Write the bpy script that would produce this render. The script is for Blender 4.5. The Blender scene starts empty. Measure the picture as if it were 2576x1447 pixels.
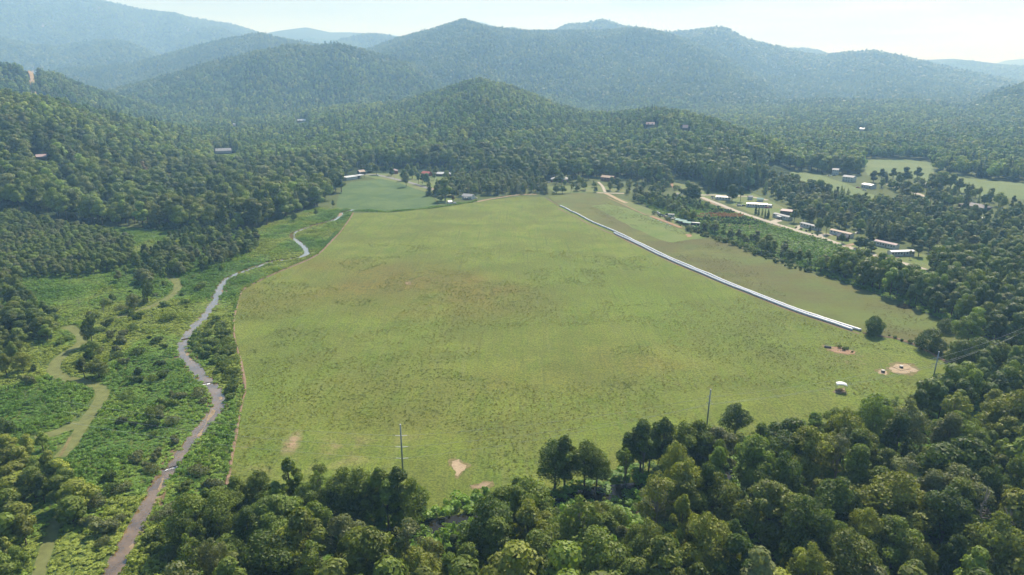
import bpy, bmesh, math, random
import numpy as np
from mathutils import Vector, Matrix
from mathutils.geometry import tessellate_polygon

R_ = math.radians
SC = bpy.context.scene
COL = SC.collection
rnd = random.Random(7)
rng = np.random.default_rng(11)

# ------------------------------------------------------------------ camera
CAM_H, PITCH, FOC, CX, CY = 120.0, 17.2, 1718.0, 1288.0, 723.5
cam_d = bpy.data.cameras.new("camera")
cam_d.sensor_width = 36.0
cam_d.lens = FOC / 2576.0 * 36.0
cam_d.clip_start = 0.5
cam_d.clip_end = 90000.0
cam = bpy.data.objects.new("camera", cam_d)
cam.location = (0, 0, CAM_H)
cam.rotation_euler = (R_(90 - PITCH), 0, 0)
COL.objects.link(cam)
SC.camera = cam

# ------------------------------------------------------------------ light
SUN_EL, SUN_AZ = 46.0, 24.0
world = bpy.data.worlds.new("World")
SC.world = world
world.use_nodes = True
wn, wl = world.node_tree.nodes, world.node_tree.links
wn.clear()
wo = wn.new("ShaderNodeOutputWorld"); bg = wn.new("ShaderNodeBackground")
sky = wn.new("ShaderNodeTexSky"); sky.sky_type = 'NISHITA'; sky.sun_disc = False
sky.sun_elevation = R_(SUN_EL); sky.sun_rotation = R_(SUN_AZ)
sky.altitude = 600; sky.air_density = 1.0; sky.dust_density = 1.2; sky.ozone_density = 1.5
tc = wn.new("ShaderNodeTexCoord"); mp = wn.new("ShaderNodeMapping")
mp.inputs['Scale'].default_value = (1.4, 1.4, 13.0); mp.inputs['Rotation'].default_value = (0.03, 0.06, 0.4)
nz = wn.new("ShaderNodeTexNoise"); nz.inputs['Scale'].default_value = 2.2; nz.inputs['Detail'].default_value = 9
nz.inputs['Roughness'].default_value = 0.62; nz.inputs['Distortion'].default_value = 0.35
cr = wn.new("ShaderNodeMapRange"); cr.inputs[1].default_value = 0.36; cr.inputs[2].default_value = 0.72
cr.inputs[3].default_value = 0.25; cr.inputs[4].default_value = 0.95
mx = wn.new("ShaderNodeMix"); mx.data_type = 'RGBA'
CLOUD = 5.0
mx.inputs[7].default_value = (0.62 * CLOUD, 0.83 * CLOUD, 1.08 * CLOUD, 1)
wl.new(tc.outputs['Generated'], mp.inputs[0]); wl.new(mp.outputs[0], nz.inputs[0]); wl.new(nz.outputs[0], cr.inputs[0])
sx = wn.new("ShaderNodeSeparateXYZ"); wl.new(tc.outputs['Generated'], sx.inputs[0])
el = wn.new("ShaderNodeMapRange"); el.inputs[1].default_value = 0.10; el.inputs[2].default_value = 0.42; el.inputs[3].default_value = 1.0; el.inputs[4].default_value = 0.12; wl.new(sx.outputs[2], el.inputs[0])
mm = wn.new("ShaderNodeMath"); mm.operation = 'MULTIPLY'; wl.new(cr.outputs[0], mm.inputs[0]); wl.new(el.outputs[0], mm.inputs[1])
wl.new(mm.outputs[0], mx.inputs[0]); wl.new(sky.outputs[0], mx.inputs[6]); wl.new(mx.outputs[2], bg.inputs[0])
bg.inputs[1].default_value = 0.070
wl.new(bg.outputs[0], wo.inputs[0])

sun_d = bpy.data.lights.new("sun", 'SUN'); sun_d.energy = 5.0; sun_d.angle = R_(0.53); sun_d.color = (1.0, 0.97, 0.92)
sun = bpy.data.objects.new("sun", sun_d); COL.objects.link(sun)
sdir = Vector((math.sin(R_(SUN_AZ)) * math.cos(R_(SUN_EL)), math.cos(R_(SUN_AZ)) * math.cos(R_(SUN_EL)), math.sin(R_(SUN_EL))))
sun.rotation_euler = sdir.to_track_quat('Z', 'Y').to_euler()
sun.location = (0, 0, 400)
SC.view_settings.view_transform = 'Standard'; SC.view_settings.look = 'None'
SC.view_settings.exposure = 0.78; SC.view_settings.gamma = 1.0
SC.render.engine = 'CYCLES'
SC.cycles.max_bounces = 6; SC.cycles.diffuse_bounces = 2; SC.cycles.transmission_bounces = 3
SC.cycles.glossy_bounces = 2; SC.cycles.volume_bounces = 1; SC.cycles.transparent_max_bounces = 4
SC.cycles.use_adaptive_sampling = True; SC.cycles.adaptive_threshold = 0.02
SC.cycles.use_denoising = True
SC.cycles.sample_clamp_indirect = 4.0

# ------------------------------------------------------------------ projection helpers
CPI, SPI = math.cos(R_(PITCH)), math.sin(R_(PITCH))
def ray(u, v):
    X = (np.asarray(u, float) - CX) / FOC; Y = -(np.asarray(v, float) - CY) / FOC
    return X, CPI + Y * SPI, -SPI + Y * CPI
def G(u, v, z=0.0):
    """where the line of sight through (u, v) meets the level z"""
    dx, dy, dz = ray(u, v); t = (z - CAM_H) / dz
    return dx * t, dy * t
def PX(x, y, z=0.0):
    x = np.asarray(x, float); y = np.asarray(y, float); z = np.asarray(z, float) - CAM_H
    depth = y * CPI - z * SPI; up = y * SPI + z * CPI
    return CX + FOC * x / depth, CY - FOC * up / depth
def gv(u, v, z=0.0):
    a, b = G(u, v, z); return Vector((float(a), float(b), z))

# ------------------------------------------------------------------ noise
def _hash(ix, iy, seed):
    h = (ix.astype(np.int64) * 374761393 + iy.astype(np.int64) * 668265263 + seed * 1442695041) & 0xffffffff
    h = ((h ^ (h >> 13)) * 1274126177) & 0xffffffff
    return ((h ^ (h >> 16)) & 0xffff) / 65535.0
def vnoise(x, y, seed=0):
    x = np.asarray(x, float); y = np.asarray(y, float)
    ix = np.floor(x); iy = np.floor(y); fx = x - ix; fy = y - iy
    fx = fx * fx * (3 - 2 * fx); fy = fy * fy * (3 - 2 * fy)
    a = _hash(ix, iy, seed); b = _hash(ix + 1, iy, seed); c = _hash(ix, iy + 1, seed); d = _hash(ix + 1, iy + 1, seed)
    return (a * (1 - fx) + b * fx) * (1 - fy) + (c * (1 - fx) + d * fx) * fy
def fbm(x, y, seed=0, octv=4):
    s = 0; a = 1.0; t = 0
    for i in range(octv):
        s = s + a * vnoise(x * 2 ** i, y * 2 ** i, seed + i * 17); t += a; a *= 0.5
    return s / t

# ------------------------------------------------------------------ hills: crest lines (u, v of the wooded skyline, distance), slope width
def _layer(name, pts, W, back=0.6, seed=1, rough=1.0, tree=None, kind='hill', Wmin=None):
    pts = [(p if len(p) == 3 else (p[0], p[1], pts[0][2])) for p in pts]
    us = np.array([p[0] for p in pts], float); vs = np.array([p[1] for p in pts], float); Ds = np.array([p[2] for p in pts], float)
    dx, dy, dz = ray(us, vs)
    az = np.arctan2(dx, dy); H = CAM_H + Ds * dz / np.hypot(dx, dy) - (tree or (19.0 if Ds.mean() < 3500 else 15.0))
    o = np.argsort(az)
    return dict(name=name, az=az[o], D=Ds[o], H=H[o], W=W, back=back, seed=seed, rough=rough, kind=kind, Wmin=Wmin)
LAYERS = [
    _layer('far_mountain', [(1100, 80, 14000), (1180, 53), (1210, 53), (1240, 62), (1262, 70), (1290, 65), (1320, 73), (1400, 95)], 4000, seed=3, kind='mountain'),
    _layer('far_mountain', [(2400, 190, 14000), (2480, 165), (2530, 150), (2560, 147), (2640, 140), (2760, 150)], 4000, seed=4, kind='mountain'),
    _layer('far_mountain', [(900, 105, 13000), (940, 89), (980, 84), (1020, 91), (1060, 110)], 3500, seed=5, kind='mountain'),
    _layer('left_mountain', [(-500, -80, 7800), (0, -34), (170, -14), (250, 0), (300, 12), (350, 23), (400, 30), (440, 34), (480, 45), (560, 58), (600, 66), (640, 78), (700, 98), (780, 130), (900, 190)], 3300, seed=6, rough=1.3, kind='mountain'),
    _layer('left_foothill', [(-400, 60, 5600), (-100, 85), (0, 95), (80, 112), (140, 116), (189, 110), (240, 101), (304, 101), (340, 112), (372, 125), (400, 139), (450, 168), (520, 215)], 1700, seed=7, kind='mountain'),
    _layer('left_foothill', [(400, 125, 6600), (456, 90), (507, 71), (541, 67), (568, 74), (600, 92), (660, 125), (720, 160)], 1500, seed=8, kind='mountain'),
    _layer('back_ridge', [(560, 130, 9000), (620, 98), (665, 81), (700, 74), (770, 65), (830, 78), (880, 78), (920, 80), (960, 88), (1020, 98), (1100, 120)], 3000, seed=9, kind='mountain'),
    _layer('back_ridge', [(760, 150, 6500), (820, 112), (870, 97), (905, 88), (940, 84), (990, 92), (1040, 98), (1100, 125)], 2000, seed=10, kind='mountain'),
    _layer('back_ridge', [(1300, 110, 6000), (1390, 78), (1430, 61), (1470, 60), (1515, 50), (1545, 56), (1570, 65), (1620, 72), (1700, 100), (1800, 150)], 2000, seed=12, kind='mountain'),
    _layer('back_ridge', [(1850, 165, 8000), (1920, 132), (1960, 122), (2030, 122), (2060, 128), (2090, 138), (2160, 160)], 2500, seed=13, kind='mountain'),
    _layer('back_ridge', [(2150, 175, 8600), (2240, 156), (2290, 150), (2330, 147), (2400, 144), (2450, 149), (2500, 155), (2575, 162), (2800, 190)], 3000, seed=14, kind='mountain'),
    _layer('right_mountain', [(1500, 150, 5600), (1600, 100), (1670, 82), (1730, 78), (1800, 70), (1830, 73), (1870, 95), (1940, 115), (2000, 128), (2050, 139), (2080, 138), (2130, 132), (2200, 128), (2280, 145), (2340, 160), (2400, 175), (2480, 190), (2560, 205), (2800, 240)], 2500, seed=15, rough=1.2, kind='mountain'),
    _layer('middle_mountain', [(640, 260, 4200), (760, 200), (850, 155), (920, 125), (1000, 95), (1060, 80), (1130, 60), (1165, 49), (1200, 58), (1240, 68), (1280, 72), (1340, 78), (1400, 76), (1500, 76), (1560, 72), (1600, 68), (1680, 82), (1740, 105), (1800, 130), (1850, 155), (1900, 185), (1950, 215), (2000, 245), (2060, 280), (2200, 330)], 1900, seed=16, rough=1.25, kind='mountain'),
    _layer('wooded_hill', [(-100, 260, 4300), (60, 205), (165, 172), (330, 160), (440, 130), (560, 98), (655, 82), (720, 98), (800, 112), (900, 130), (1000, 160), (1100, 200)], 1300, seed=17),
    _layer('wooded_hill', [(-100, 330, 2900), (100, 262), (220, 240), (330, 210), (430, 185), (520, 155), (600, 135), (670, 122), (735, 108), (790, 112), (840, 105), (900, 118), (980, 140), (1050, 165), (1130, 205), (1250, 260), (1350, 320)], 900, seed=18),
    _layer('wooded_hill', [(-600, 120, 2000), (-200, 145), (0, 153), (70, 158), (95, 170), (140, 178, 2050), (200, 205, 2100), (300, 240, 2200), (420, 270, 2250), (520, 300, 2300)], 600, seed=19),
    _layer('wooded_hill', [(1560, 360, 2900), (1700, 330), (1810, 290), (1900, 265), (2000, 252), (2100, 248), (2200, 252), (2300, 250), (2400, 260), (2520, 285), (2700, 320)], 1150, seed=20),
    _layer('wooded_hill', [(2200, 360, 3100), (2330, 300), (2430, 262), (2500, 230), (2575, 208), (2720, 160), (2900, 150)], 1050, seed=21),
    _layer('wooded_hill', [(-700, 190, 1150), (-300, 212, 1150), (0, 222, 1150), (110, 236, 1200), (200, 262, 1250), (330, 292, 1300), (450, 318, 1350), (560, 345, 1400), (640, 380, 1400)], 640, seed=22, rough=0.8),
    _layer('central_hill', [(480, 345, 1900), (600, 320, 1900), (700, 300), (760, 282), (850, 264), (1000, 254, 1850), (1060, 236, 1800), (1110, 222, 1750), (1160, 203, 1700), (1210, 194, 1700), (1270, 208, 1700), (1340, 233, 1650), (1400, 260, 1600), (1480, 280, 1550), (1540, 282, 1500), (1640, 268, 1400), (1720, 277, 1330), (1800, 298, 1250), (1870, 322, 1150), (1930, 342, 1080), (2000, 372, 1020)], None, seed=24, rough=0.8, Wmin=120),
]
def layer_h(L, az, r):
    D = np.interp(az, L['az'], L['D']); H = np.interp(az, L['az'], L['H'])
    inside = (az > L['az'][0]) & (az < L['az'][-1])
    W = L['W'] if L['W'] is not None else np.maximum(L['Wmin'], D - np.interp(az, [0.27, 0.34], [740.0, 860.0]))
    wave = max(220.0, float(np.mean(L['W'] if L['W'] else 800)) / 4)
    W = W * (0.86 + 0.5 * (fbm(az * L['D'].mean() / wave, r * 0 + 3.3, L['seed'], 3) - 0.3) * min(1.0, L['rough']))
    t = (D - r) / W
    tf = np.clip(t, 0, 1); tb = np.clip(-t / L['back'], 0, 1)
    s = np.where(t > 0, 0.55 * (1 - tf) ** 1.35 + 0.45 * (1 + np.cos(np.pi * tf)) / 2, (1 + np.cos(np.pi * tb)) / 2)
    x = r * np.sin(az); y = r * np.cos(az)
    n = fbm(az * L['D'].mean() / wave * 1.6, r / wave / 2.4, L['seed'] + 50, 5) - 0.5
    n2 = fbm(x / 90.0, y / 90.0, L['seed'] + 90, 3) - 0.5
    Hp = np.maximum(H, 0)
    z = Hp * s + L['rough'] * (Hp * 0.55 * n + np.minimum(Hp, 60) * 0.25 * n2) * np.minimum(1, 3.2 * tf) * (s ** 0.6) * (t > 0)
    edge = np.clip((az - L['az'][0]) / 0.02, 0, 1) * np.clip((L['az'][-1] - az) / 0.02, 0, 1)
    z = z * edge
    base = -4.0
    return np.where(inside & (t < 1) & (-t < L['back']), z + base * (1 - np.minimum(1, s * 12)) , -20.0)
def hgt(x, y):
    x = np.atleast_1d(np.asarray(x, float)); y = np.atleast_1d(np.asarray(y, float))
    az = np.arctan2(x, y); r = np.hypot(x, y); z = np.zeros_like(r)
    for L in LAYERS:
        z = np.maximum(z, layer_h(L, az, r))
    return z
def GT(u, v, rmin=500, rmax=9000):
    """where the line of sight through (u, v) meets the terrain"""
    dx, dy, dz = ray(u, v); h = math.hypot(dx, dy)
    r = np.linspace(rmin, rmax, 6000); x = dx / h * r; y = dy / h * r; zl = CAM_H + dz / h * r
    k = np.nonzero(zl < hgt(x, y))[0]; k = k[0] if len(k) else len(r) - 1
    return Vector((float(x[k]), float(y[k]), float(max(0, hgt(x[k], y[k])[0]))))

# ------------------------------------------------------------------ scene helpers
def tag(o, label=None, cat=None, group=None, kind=None):
    if label: o['label'] = label
    if cat: o['category'] = cat
    if group: o['group'] = group
    if kind: o['kind'] = kind
    return o
def mesh_np(name, V, F, mats=(), smooth=False, midx=None, col=None):
    """V (n,3), F list of arrays of equal-length polygons or one (m,k) array"""
    me = bpy.data.meshes.new(name)
    V = np.asarray(V, np.float32)
    if isinstance(F, np.ndarray): F = [F]
    F = [np.asarray(f, np.int32) for f in F if len(f)]
    nl = sum(f.size for f in F); nf = sum(len(f) for f in F)
    me.vertices.add(len(V)); me.vertices.foreach_set('co', V.ravel())
    me.loops.add(nl); me.loops.foreach_set('vertex_index', np.concatenate([f.ravel() for f in F]))
    tot = np.concatenate([np.full(len(f), f.shape[1], np.int32) for f in F])
    st = np.concatenate([[0], np.cumsum(tot)[:-1]]).astype(np.int32)
    me.polygons.add(nf); me.polygons.foreach_set('loop_start', st); me.polygons.foreach_set('loop_total', tot)
    if midx is not None: me.polygons.foreach_set('material_index', np.asarray(midx, np.int32))
    if smooth: me.polygons.foreach_set('use_smooth', np.ones(nf, bool))
    for m in mats: me.materials.append(m)
    if col is not None:
        a = me.attributes.new('leafcol', 'FLOAT', 'POINT'); a.data.foreach_set('value', np.asarray(col, np.float32))
    me.update(calc_edges=True); me.validate()
    return me
def obj(name, me, parent=None, loc=None):
    o = bpy.data.objects.new(name, me); COL.objects.link(o)
    if parent: o.parent = parent
    if loc is not None: o.location = loc
    return o
def empty(name, loc, rz=0.0):
    o = bpy.data.objects.new(name, None); COL.objects.link(o); o.location = loc; o.rotation_euler = (0, 0, rz)
    o.empty_display_size = 1; return o

class MB:
    """collects boxes, tubes and prisms into one mesh"""
    def __init__(s): s.v = []; s.f = []
    def add(s, vs, fs):
        n = len(s.v); s.v += [tuple(v) for v in vs]; s.f += [tuple(i + n for i in f) for f in fs]; return s
    def box(s, c, d, rz=0.0, taper=1.0):
        x, y, z = d[0] / 2, d[1] / 2, d[2] / 2; ca, sa = math.cos(rz), math.sin(rz); vs = []
        for k, (a, b, e) in enumerate([(-1, -1, -1), (1, -1, -1), (1, 1, -1), (-1, 1, -1), (-1, -1, 1), (1, -1, 1), (1, 1, 1), (-1, 1, 1)]):
            t = taper if e > 0 else 1
            px, py = a * x * t, b * y * t
            vs.append((c[0] + px * ca - py * sa, c[1] + px * sa + py * ca, c[2] + e * z))
        return s.add(vs, [(0, 3, 2, 1), (4, 5, 6, 7), (0, 1, 5, 4), (1, 2, 6, 5), (2, 3, 7, 6), (3, 0, 4, 7)])
    def tube(s, pts, rad, n=6, cap=True):
        pts = [Vector(p) for p in pts]; rads = rad if hasattr(rad, '__len__') else [rad] * len(pts); vs = []; fs = []
        for i, p in enumerate(pts):
            d = (pts[min(i + 1, len(pts) - 1)] - pts[max(i - 1, 0)]).normalized()
            a = d.cross(Vector((0, 0, 1)) if abs(d.z) < 0.9 else Vector((1, 0, 0))).normalized(); b = d.cross(a)
            for k in range(n):
                t = 2 * math.pi * k / n; vs.append(p + (a * math.cos(t) + b * math.sin(t)) * rads[i])
        for i in range(len(pts) - 1):
            for k in range(n):
                fs.append((i * n + k, i * n + (k + 1) % n, (i + 1) * n + (k + 1) % n, (i + 1) * n + k))
        if cap: fs += [tuple(range(n - 1, -1, -1)), tuple((len(pts) - 1) * n + k for k in range(n))]
        return s.add(vs, fs)
    def build(s, name, m, parent=None, loc=None, smooth=False, bevel=0):
        me = bpy.data.meshes.new(name); me.from_pydata(s.v, [], s.f); me.materials.append(m)
        if smooth: me.polygons.foreach_set('use_smooth', [True] * len(me.polygons))
        bm = bmesh.new(); bm.from_mesh(me); bmesh.ops.recalc_face_normals(bm, faces=bm.faces)
        if bevel: bmesh.ops.bevel(bm, geom=bm.edges[:], offset=bevel, segments=2, affect='EDGES', clamp_overlap=True)
        bm.to_mesh(me); bm.free()
        return obj(name, me, parent, loc)

# ------------------------------------------------------------------ materials
class NT:
    def __init__(s, name):
        s.m = bpy.data.materials.new(name); s.m.use_nodes = True; s.n = s.m.node_tree.nodes; s.l = s.m.node_tree.links; s.n.clear()
        s.out = s.n.new('ShaderNodeOutputMaterial')
        g = s.n.new('ShaderNodeNewGeometry'); s.pos = g.outputs['Position']
    def lk(s, a, b): s.l.new(a, b)
    def noise(s, scale, detail=4, rough=0.55, vec=None, dist=0.0, stretch=None):
        t = s.n.new('ShaderNodeTexNoise'); t.inputs['Scale'].default_value = scale; t.inputs['Detail'].default_value = detail
        t.inputs['Roughness'].default_value = rough; t.inputs['Distortion'].default_value = dist
        v = vec or s.pos
        if stretch:
            m = s.n.new('ShaderNodeMapping'); m.inputs['Scale'].default_value = stretch[0]; m.inputs['Rotation'].default_value = stretch[1]
            s.lk(v, m.inputs[0]); v = m.outputs[0]
        s.lk(v, t.inputs['Vector']); return t.outputs[0]
    def ramp(s, x, lo, hi, a=0.0, b=1.0):
        r = s.n.new('ShaderNodeMapRange'); r.inputs[1].default_value = lo; r.inputs[2].default_value = hi
        r.inputs[3].default_value = a; r.inputs[4].default_value = b; s.lk(x, r.inputs[0]); return r.outputs[0]
    def mix(s, f, a, b, mode='MIX'):
        m = s.n.new('ShaderNodeMix'); m.data_type = 'RGBA'; m.blend_type = mode
        for k, x in ((0, f), (6, a), (7, b)):
            if isinstance(x, (int, float)): m.inputs[k].default_value = x
            elif isinstance(x, (tuple, list)): m.inputs[k].default_value = (*x[:3], 1)
            else: s.lk(x, m.inputs[k])
        return m.outputs[2]
    def math(s, op, a, b=0.0):
        m = s.n.new('ShaderNodeMath'); m.operation = op
        for k, x in ((0, a), (1, b)):
            if isinstance(x, (int, float)): m.inputs[k].default_value = x
            else: s.lk(x, m.inputs[k])
        return m.outputs[0]
    def blob(s, x, y, rx, soft=0.5, ang=0.0, ry=None):
        m = s.n.new('ShaderNodeMapping'); m.vector_type = 'TEXTURE'
        m.inputs['Location'].default_value = (x, y, 0); m.inputs['Rotation'].default_value = (0, 0, ang)
        m.inputs['Scale'].default_value = (rx, ry or rx, 1e6)
        s.lk(s.pos, m.inputs[0])
        l = s.n.new('ShaderNodeVectorMath'); l.operation = 'LENGTH'; s.lk(m.outputs[0], l.inputs[0])
        return s.ramp(l.outputs['Value'], 1.0, soft, 0.0, 1.0)
    def finish(s, color, rough=0.9, spec=0.2, bump=None, bstr=0.5, bdist=0.2, metal=0.0, normal=None):
        p = s.n.new('ShaderNodeBsdfPrincipled')
        if isinstance(color, tuple): p.inputs['Base Color'].default_value = (*color[:3], 1)
        else: s.lk(color, p.inputs['Base Color'])
        p.inputs['Roughness'].default_value = rough if not hasattr(rough, 'links') else 0.5
        if hasattr(rough, 'links'): s.lk(rough, p.inputs['Roughness'])
        p.inputs['Specular IOR Level'].default_value = spec; p.inputs['Metallic'].default_value = metal
        if bump is not None:
            b = s.n.new('ShaderNodeBump'); b.inputs['Strength'].default_value = bstr; b.inputs['Distance'].default_value = bdist
            s.lk(bump, b.inputs['Height']); s.lk(b.outputs[0], p.inputs['Normal'])
        s.lk(p.outputs[0], s.out.inputs[0]); return s.m

def plain(name, c, rough=0.7, spec=0.3, var=0.15, scale=0.8, metal=0.0):
    t = NT(name); n = t.noise(scale, 4); n2 = t.noise(scale * 9, 2)
    a = t.mix(t.ramp(n, 0.3, 0.7), tuple(x * (1 - var) for x in c), tuple(min(1, x * (1 + var * 0.6)) for x in c))
    a = t.mix(t.ramp(n2, 0.3, 0.7, 0, 0.35), a, tuple(x * (1 - var) for x in c))
    return t.finish(a, rough, spec, metal=metal)

def leaf_mat(name, instanced):
    t = NT(name)
    if instanced:
        a = t.n.new('ShaderNodeAttribute'); a.attribute_type = 'INSTANCER'; a.attribute_name = 'tint'; colr = a.outputs['Color']
    else:
        a = t.n.new('ShaderNodeObjectInfo'); colr = a.outputs['Color']
    lc = t.n.new('ShaderNodeAttribute'); lc.attribute_name = 'leafcol'
    k = t.ramp(lc.outputs['Fac'], 0, 1, 1.3, 3.1)
    vm = t.n.new('ShaderNodeVectorMath'); vm.operation = 'SCALE'; t.lk(colr, vm.inputs[0]); t.lk(k, vm.inputs['Scale'])
    c = t.mix(1.0, vm.outputs[0], (1.20, 1.09, 0.86), 'MULTIPLY')
    p = t.n.new('ShaderNodeBsdfPrincipled'); t.lk(c, p.inputs['Base Color']); p.inputs['Roughness'].default_value = 0.55
    p.inputs['Specular IOR Level'].default_value = 0.22
    tr = t.n.new('ShaderNodeBsdfTranslucent')
    tcx = t.mix(1.0, c, (1.25, 1.3, 0.55), 'MULTIPLY'); t.lk(tcx, tr.inputs[0])
    ms = t.n.new('ShaderNodeMixShader'); ms.inputs[0].default_value = 0.36
    t.lk(p.outputs[0], ms.inputs[1]); t.lk(tr.outputs[0], ms.inputs[2]); t.lk(ms.outputs[0], t.out.inputs[0])
    return t.m
LEAF = leaf_mat('leaf', False); LEAFI = leaf_mat('forest_leaf', True)
BARK = plain('bark', (0.13, 0.105, 0.08), 0.9, 0.1, 0.35, 3.0)
PALEBARK = plain('pale_bark', (0.25, 0.23, 0.19), 0.85, 0.1, 0.3, 3.0)

# ground cover outside the fields
t = NT('rough_grass')
n1 = t.noise(0.012, 5); n2 = t.noise(0.09, 5, 0.6); n3 = t.noise(0.9, 4, 0.7)
c = t.mix(t.ramp(n1, 0.35, 0.65), (0.075, 0.105, 0.032), (0.125, 0.145, 0.050))
c = t.mix(t.ramp(n2, 0.4, 0.7, 0, 0.7), c, (0.10, 0.125, 0.04)); c = t.mix(t.ramp(n3, 0.35, 0.7, 0.5, 0.0), c, (0.03, 0.045, 0.018))
M_GROUND = t.finish(c, 0.95, 0.1, n3, 0.6, 0.3)
t = NT('forest_floor')
n1 = t.noise(0.006, 5); n2 = t.noise(0.05, 5, 0.7); n3 = t.noise(0.12, 3, 0.7)
c = t.mix(t.ramp(n1, 0.35, 0.65), (0.030, 0.052, 0.020), (0.052, 0.074, 0.026)); c = t.mix(t.ramp(n2, 0.4, 0.62, 0.0, 0.7), c, (0.018, 0.034, 0.014))
M_HILL = t.finish(c, 0.95, 0.05, n3, 1.0, 8.0)
# bare rock patches high on the big mountain to the left
t = NT('rocky_forest')
n1 = t.noise(0.004, 5); n2 = t.noise(0.03, 5, 0.7); rk = t.noise(0.0045, 6, 0.62, stretch=((1, 1, 0.35), (0.5, 0, 0)))
c = t.mix(t.ramp(n1, 0.35, 0.65), (0.030, 0.052, 0.020), (0.052, 0.070, 0.026)); c = t.mix(t.ramp(n2, 0.4, 0.62, 0.0, 0.7), c, (0.018, 0.034, 0.014))
c = t.mix(t.ramp(rk, 0.60, 0.65), c, (0.30, 0.27, 0.23))
M_ROCK = t.finish(c, 0.95, 0.05, n2, 1.0, 12.0)
# ------------------------------------------------------------------ terrain
def polar_grid(az0, az1, na, rr, zf, name, m, bulge=0.0):
    az = np.linspace(az0, az1, na); A, Rr = np.meshgrid(az, rr)
    X = Rr * np.sin(A); Y = Rr * np.cos(A); Z = zf(A, Rr)
    V = np.stack([X, Y, Z], -1).reshape(-1, 3); nr = len(rr)
    i = np.arange(nr - 1)[:, None] * na + np.arange(na - 1)[None, :]
    F = np.stack([i, i + 1, i + na + 1, i + na], -1).reshape(-1, 4)[:, ::-1]
    return obj(name, mesh_np(name, V, F, [m], smooth=True))
g = polar_grid(-math.pi, math.pi, 241, np.concatenate([[0.01], np.geomspace(30, 26000, 70)]), lambda a, r: 0 * a, 'ground', M_GROUND)
tag(g, 'flat rough green valley floor around the fields', None, None, 'structure')
AZ0, AZ1 = -0.80, 0.80
HL = {'far_mountain': 'pale far blue mountain on the horizon', 'left_mountain': 'high mountain with bare rock patches at the upper left', 'left_foothill': 'hazy foothill below the high left mountain',
      'back_ridge': 'hazy blue ridge behind the nearer mountains', 'right_mountain': 'long blue mountain descending to the right', 'middle_mountain': 'large wooded mountain in the middle distance',
      'wooded_hill': 'wooded hill between valley and mountains', 'central_hill': 'wooded hill rising behind the green fields'}
for L in LAYERS:
    a0, a1 = max(AZ0, L['az'][0]), min(AZ1, L['az'][-1])
    Wm = (L['W'] or 1100) * 1.35; D0 = max(330, L['D'].min() - Wm); D1 = L['D'].max() + Wm * L['back']
    na = int((a1 - a0) * L['D'].mean() / (L['D'].mean() / 330)) + 8
    rr = np.linspace(D0, D1, 130)
    m = M_ROCK if L['name'] == 'left_mountain' else M_HILL
    o = polar_grid(a0, a1, na, rr, lambda a, r, L=L: layer_h(L, a, r), L['name'], m)
    tag(o, HL[L['name']], None, None, 'structure')

# ------------------------------------------------------------------ flat sheets on the valley floor
_lvl = [0.02]
def sheet_poly(name, px, m, z, rough_edge=0.8, seed=1, label=None, world_pts=False, step=4.0):
    P = [tuple(float(c) for c in G(u, v)) for u, v in px] if not world_pts else px
    out = []
    for i in range(len(P)):
        a = np.array(P[i]); b = np.array(P[(i + 1) % len(P)]); L = np.linalg.norm(b - a); n = max(1, int(L / step))
        nrm = np.array([-(b - a)[1], (b - a)[0]]) / max(L, 1e-6)
        for k in range(n):
            p = a + (b - a) * k / n
            p = p + nrm * (fbm(p[0] / (step * 2.2), p[1] / (step * 2.2), seed, 3) - 0.5) * 2.4 * rough_edge
            out.append((float(p[0]), float(p[1]), 0.0))
    tri = tessellate_polygon([[Vector(p) for p in out]])
    F = []
    for a, b, c in tri:
        n = (Vector(out[b]) - Vector(out[a])).cross(Vector(out[c]) - Vector(out[a])).z
        F.append((a, b, c) if n > 0 else (a, c, b))
    V = [(p[0], p[1], z) for p in out]
    o = obj(name, mesh_np(name, V, np.array(F), [m])); tag(o, label, None, None, 'structure'); return o
def smooth_line(P, step):
    P = [np.array(p, float) for p in P]; out = []
    for i in range(len(P) - 1):
        p0 = P[max(i - 1, 0)]; p1 = P[i]; p2 = P[i + 1]; p3 = P[min(i + 2, len(P) - 1)]
        n = max(2, int(np.linalg.norm(p2[:2] - p1[:2]) / step))
        for k in range(n):
            t = k / n; out.append(0.5 * (2 * p1 + (p2 - p0) * t + (2 * p0 - 5 * p1 + 4 * p2 - p3) * t * t + (3 * p1 - p0 - 3 * p2 + p3) * t ** 3))
    out.append(P[-1]); return np.array(out)
RIVER_LINE = []
LINES = []   # (polyline, half width) kept free of trees
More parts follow.
